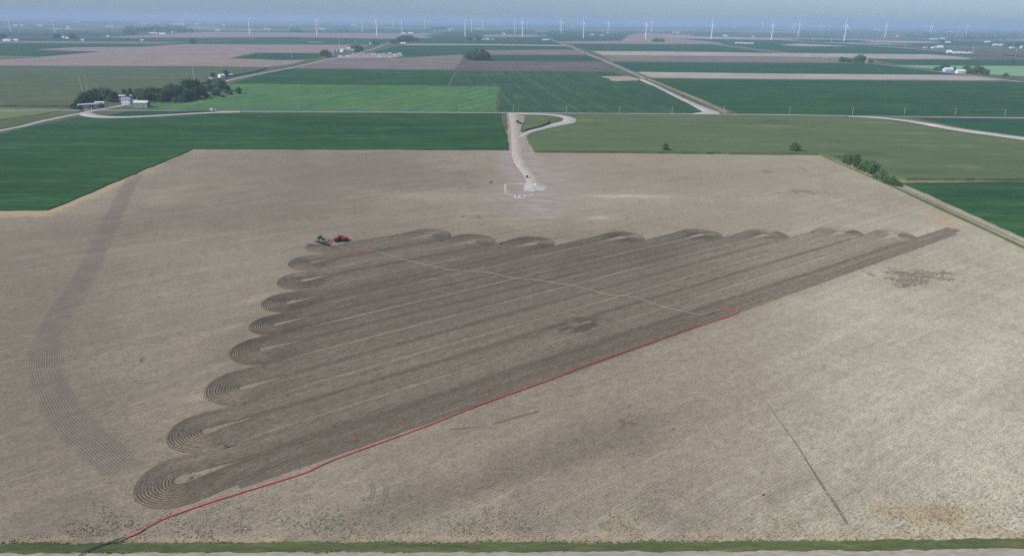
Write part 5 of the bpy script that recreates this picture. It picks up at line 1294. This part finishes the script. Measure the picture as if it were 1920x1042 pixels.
o = hose_mesh('drag_hose', [(235, 1011), (262, 1000), (300, 978), (400, 942), (500, 910), (570, 888), (605, 872), (640, 858), (760, 814), (870, 772), (1000, 724), (1150, 668), (1300, 615), (1370, 593), (1384, 586), (1378, 581), (1350, 581)], .165, 'hose_red', .36)
tag(o, 'long red drag hose lying along the near edge of the tilled strip', 'hose')
o = hose_mesh('drag_hose', [(1350, 581), (1330, 589), (1311, 592.5), (1290, 588), (1240, 577), (1210, 566), (1185, 559), (1140, 555), (1100, 544), (1055, 535), (1010, 528), (955, 522), (915, 513), (860, 510), (830, 505), (780, 494), (740, 484), (705, 474)], .125, 'hose_cream', .64)
tag(o, 'cream drag hose snaking across the dark tilled passes', 'hose')
e_ = empty('drag_hose', (0, 0, 0)); tag(e_, 'last length of red and white hose leading to the toolbar', 'hose')
for px, mt in (([(705, 474), (690, 472), (683, 471)], 'hose_red'), ([(683, 471), (668, 469), (655, 468)], 'hose_red'), ([(655, 468), (645, 465.5), (636, 464)], 'hose_cream'), ([(636, 464), (630, 462), (626, 459.5)], 'hose_red')):
    hose_mesh('hose_section', px, .11, mt, .5, e_, .0)
o = hose_mesh('supply_hose', [(150, 1045), (165, 1036), (190, 1026), (215, 1019), (235, 1011)], .15, 'hose_black', .6)
tag(o, 'black supply hose crossing the grass ditch to the red hose', 'hose')

# ------------------------------------------------------------------ construction yard by the road
field('bare_strip', 'pad_soil2', [(951, 213.5), (984, 217.5), (976, 246), (988, 257), (1001, 284), (955, 284), (953, 260)], .11)
field('yard', 'pad_soil2', [(655, 103), (672, 100), (752, 100.5), (756, 105), (735, 109), (640, 109), (632, 107.5)], .8)
field('verge', 'lawn', [(752, 102), (782, 103), (770, 108.5), (735, 109), (757, 105)], .5)
YZ = _fi[-2]
YARD = [('t', 638, 107.5, 12, 'white office trailer at the left end of the yard'), ('t', 652, 107.2, 14, 'longer white office trailer left in the yard'), ('t', 731, 101.5, 12, 'white container at the back of the yard'),
        ('t', 749, 102, 13, 'white container at the right end of the yard'), ('t', 711, 107.5, 12, 'low white container at the front of the yard'), ('t', 699, 102.6, 9, 'pale container in the middle of the yard'), ('t', 740, 105.5, 9, 'short white container right of the dark machines'), ('t', 730, 108, 8, 'short container at the front right of the yard')]
for _, px, py, L, lab in YARD:
    q = at(px, py); o = empty('site_trailer', (q[0], q[1], YZ), random.uniform(-.06, .06)); tag(o, lab, 'site trailer', 'trailers in the construction yard')
    m = MB(); m.box((0, 0, 1.95), (L, 3.2, 3.1)); m.build('body', MT['white_wall'], o)
    m = MB(); m.box((0, 0, 3.57), (L + .2, 3.4, .12)); m.build('roof', MT['white_roof'], o)
    m = MB(); m.box((L * .2, -1.63, 1.5), (1.0, .06, 2.0)); m.build('door', MT['door'], o)
    m = MB(); m.box((-L * .25, -1.63, 1.9), (1.4, .06, .9)); m.build('window', MT['dark_glass'], o)
    m = MB(); m.tube((-L * .2, -1.3, .38), (-L * .2, 1.3, .38), .38, n=10); m.build('axle', MT['rubber'], o)
def loader(px, py, rz, paint, label):
    q = at(px, py); o = empty('excavator', (q[0], q[1], YZ), rz); tag(o, label, 'excavator', 'machines in the construction yard')
    for s in (-1, 1):
        m = MB(); m.prism([(-1.9, .1), (1.9, .1), (2.2, .5), (1.9, .9), (-1.9, .9), (-2.2, .5)], s * 1.2 - .3, s * 1.2 + .3); m.build('crawler', MT['rubber'], o)
    m = MB(); m.box((-.4, 0, 1.65), (3.4, 2.4, 1.2), 0, .95); m.build('body', MT[paint], o)
    m = MB(); m.box((.7, .65, 2.5), (1.3, 1.1, 1.6), 0, .92); m.build('cab', MT['glass'], o)
    m = MB(); m.tube((1.0, -.4, 1.8), (4.0, -.4, 4.4), .3, .25, 6); m.tube((4.0, -.4, 4.4), (5.6, -.4, 1.6), .24, .18, 6); m.build('boom', MT[paint], o)
    m = MB(); m.box((5.6, -.4, 1.2), (.8, 1.1, .8), 0, .7); m.build('bucket', MT['metal_dark'], o)
loader(653, 104, R(10), 'yellow_paint', 'yellow excavator behind the left office trailers in the yard')
loader(748, 105, R(200), 'yellow_paint', 'yellow excavator near the right end of the yard')
yk = [('suv', 672, 104.5, 'black_paint', 'dark car left in the construction yard'), ('pickup', 678, 106, 'navy', 'dark pickup at front left of the construction yard'), ('suv', 686, 103.3, 'black_paint', 'dark car before the pale container'), ('pickup', 692, 106, 'navy', 'dark pickup at the middle front of the yard'),
      ('truck', 705, 104, 'white_paint', 'white truck at the middle of the yard'), ('pickup', 724, 104, 'black_paint', 'black pickup right of the middle truck in the yard'), ('suv', 730, 104.5, 'navy', 'dark blue car beside the back container'), ('pickup', 735, 103.5, 'black_paint', 'black pickup behind the short white container'),
      ('truck', 694, 107.6, 'white_paint', 'white truck at the front of the yard'), ('suv', 664, 106.5, 'silver', 'silver car right of the office trailers'), ('truck', 720, 102, 'white_paint', 'white truck at the back of the yard')]
for kd, px, py, pt, lab in yk: car(px, py, random.uniform(0, 6.2), pt, kd, lab, 'vehicles in the construction yard', YZ, 1.25)
mound('soil_heap', 684, 102, 9, 4, 2.2, 'pad_soil', 'tan soil heap at the back of the construction yard', 'heap', .6, 8)
mound('gravel_pile', 662, 102, 6, 3, 2.2, 'gravel', 'pale gravel pile near the road in the construction yard', 'gravel pile', .6, 9)

# ------------------------------------------------------------------ haze
zt = 185.0
hm = bpy.data.materials.new('haze_air'); hm.use_nodes = True; ht = hm.node_tree
ht.nodes.remove(ht.nodes['Principled BSDF'])
pv = ht.nodes.new('ShaderNodeVolumePrincipled'); pv.inputs['Color'].default_value = HAZE_COLOR + (1,); pv.inputs['Density'].default_value = HAZE_DENSITY; pv.inputs['Anisotropy'].default_value = 0.0
ht.links.new(pv.outputs[0], ht.nodes['Material Output'].inputs['Volume'])
hz = MB(); hz.box((0, 19000, (zt - 1) / 2), (93000, 55000, zt + 1)); ho = hz.build('haze', hm); tag(ho, 'pale blue haze lying over the far farmland', 'haze', kind='stuff')
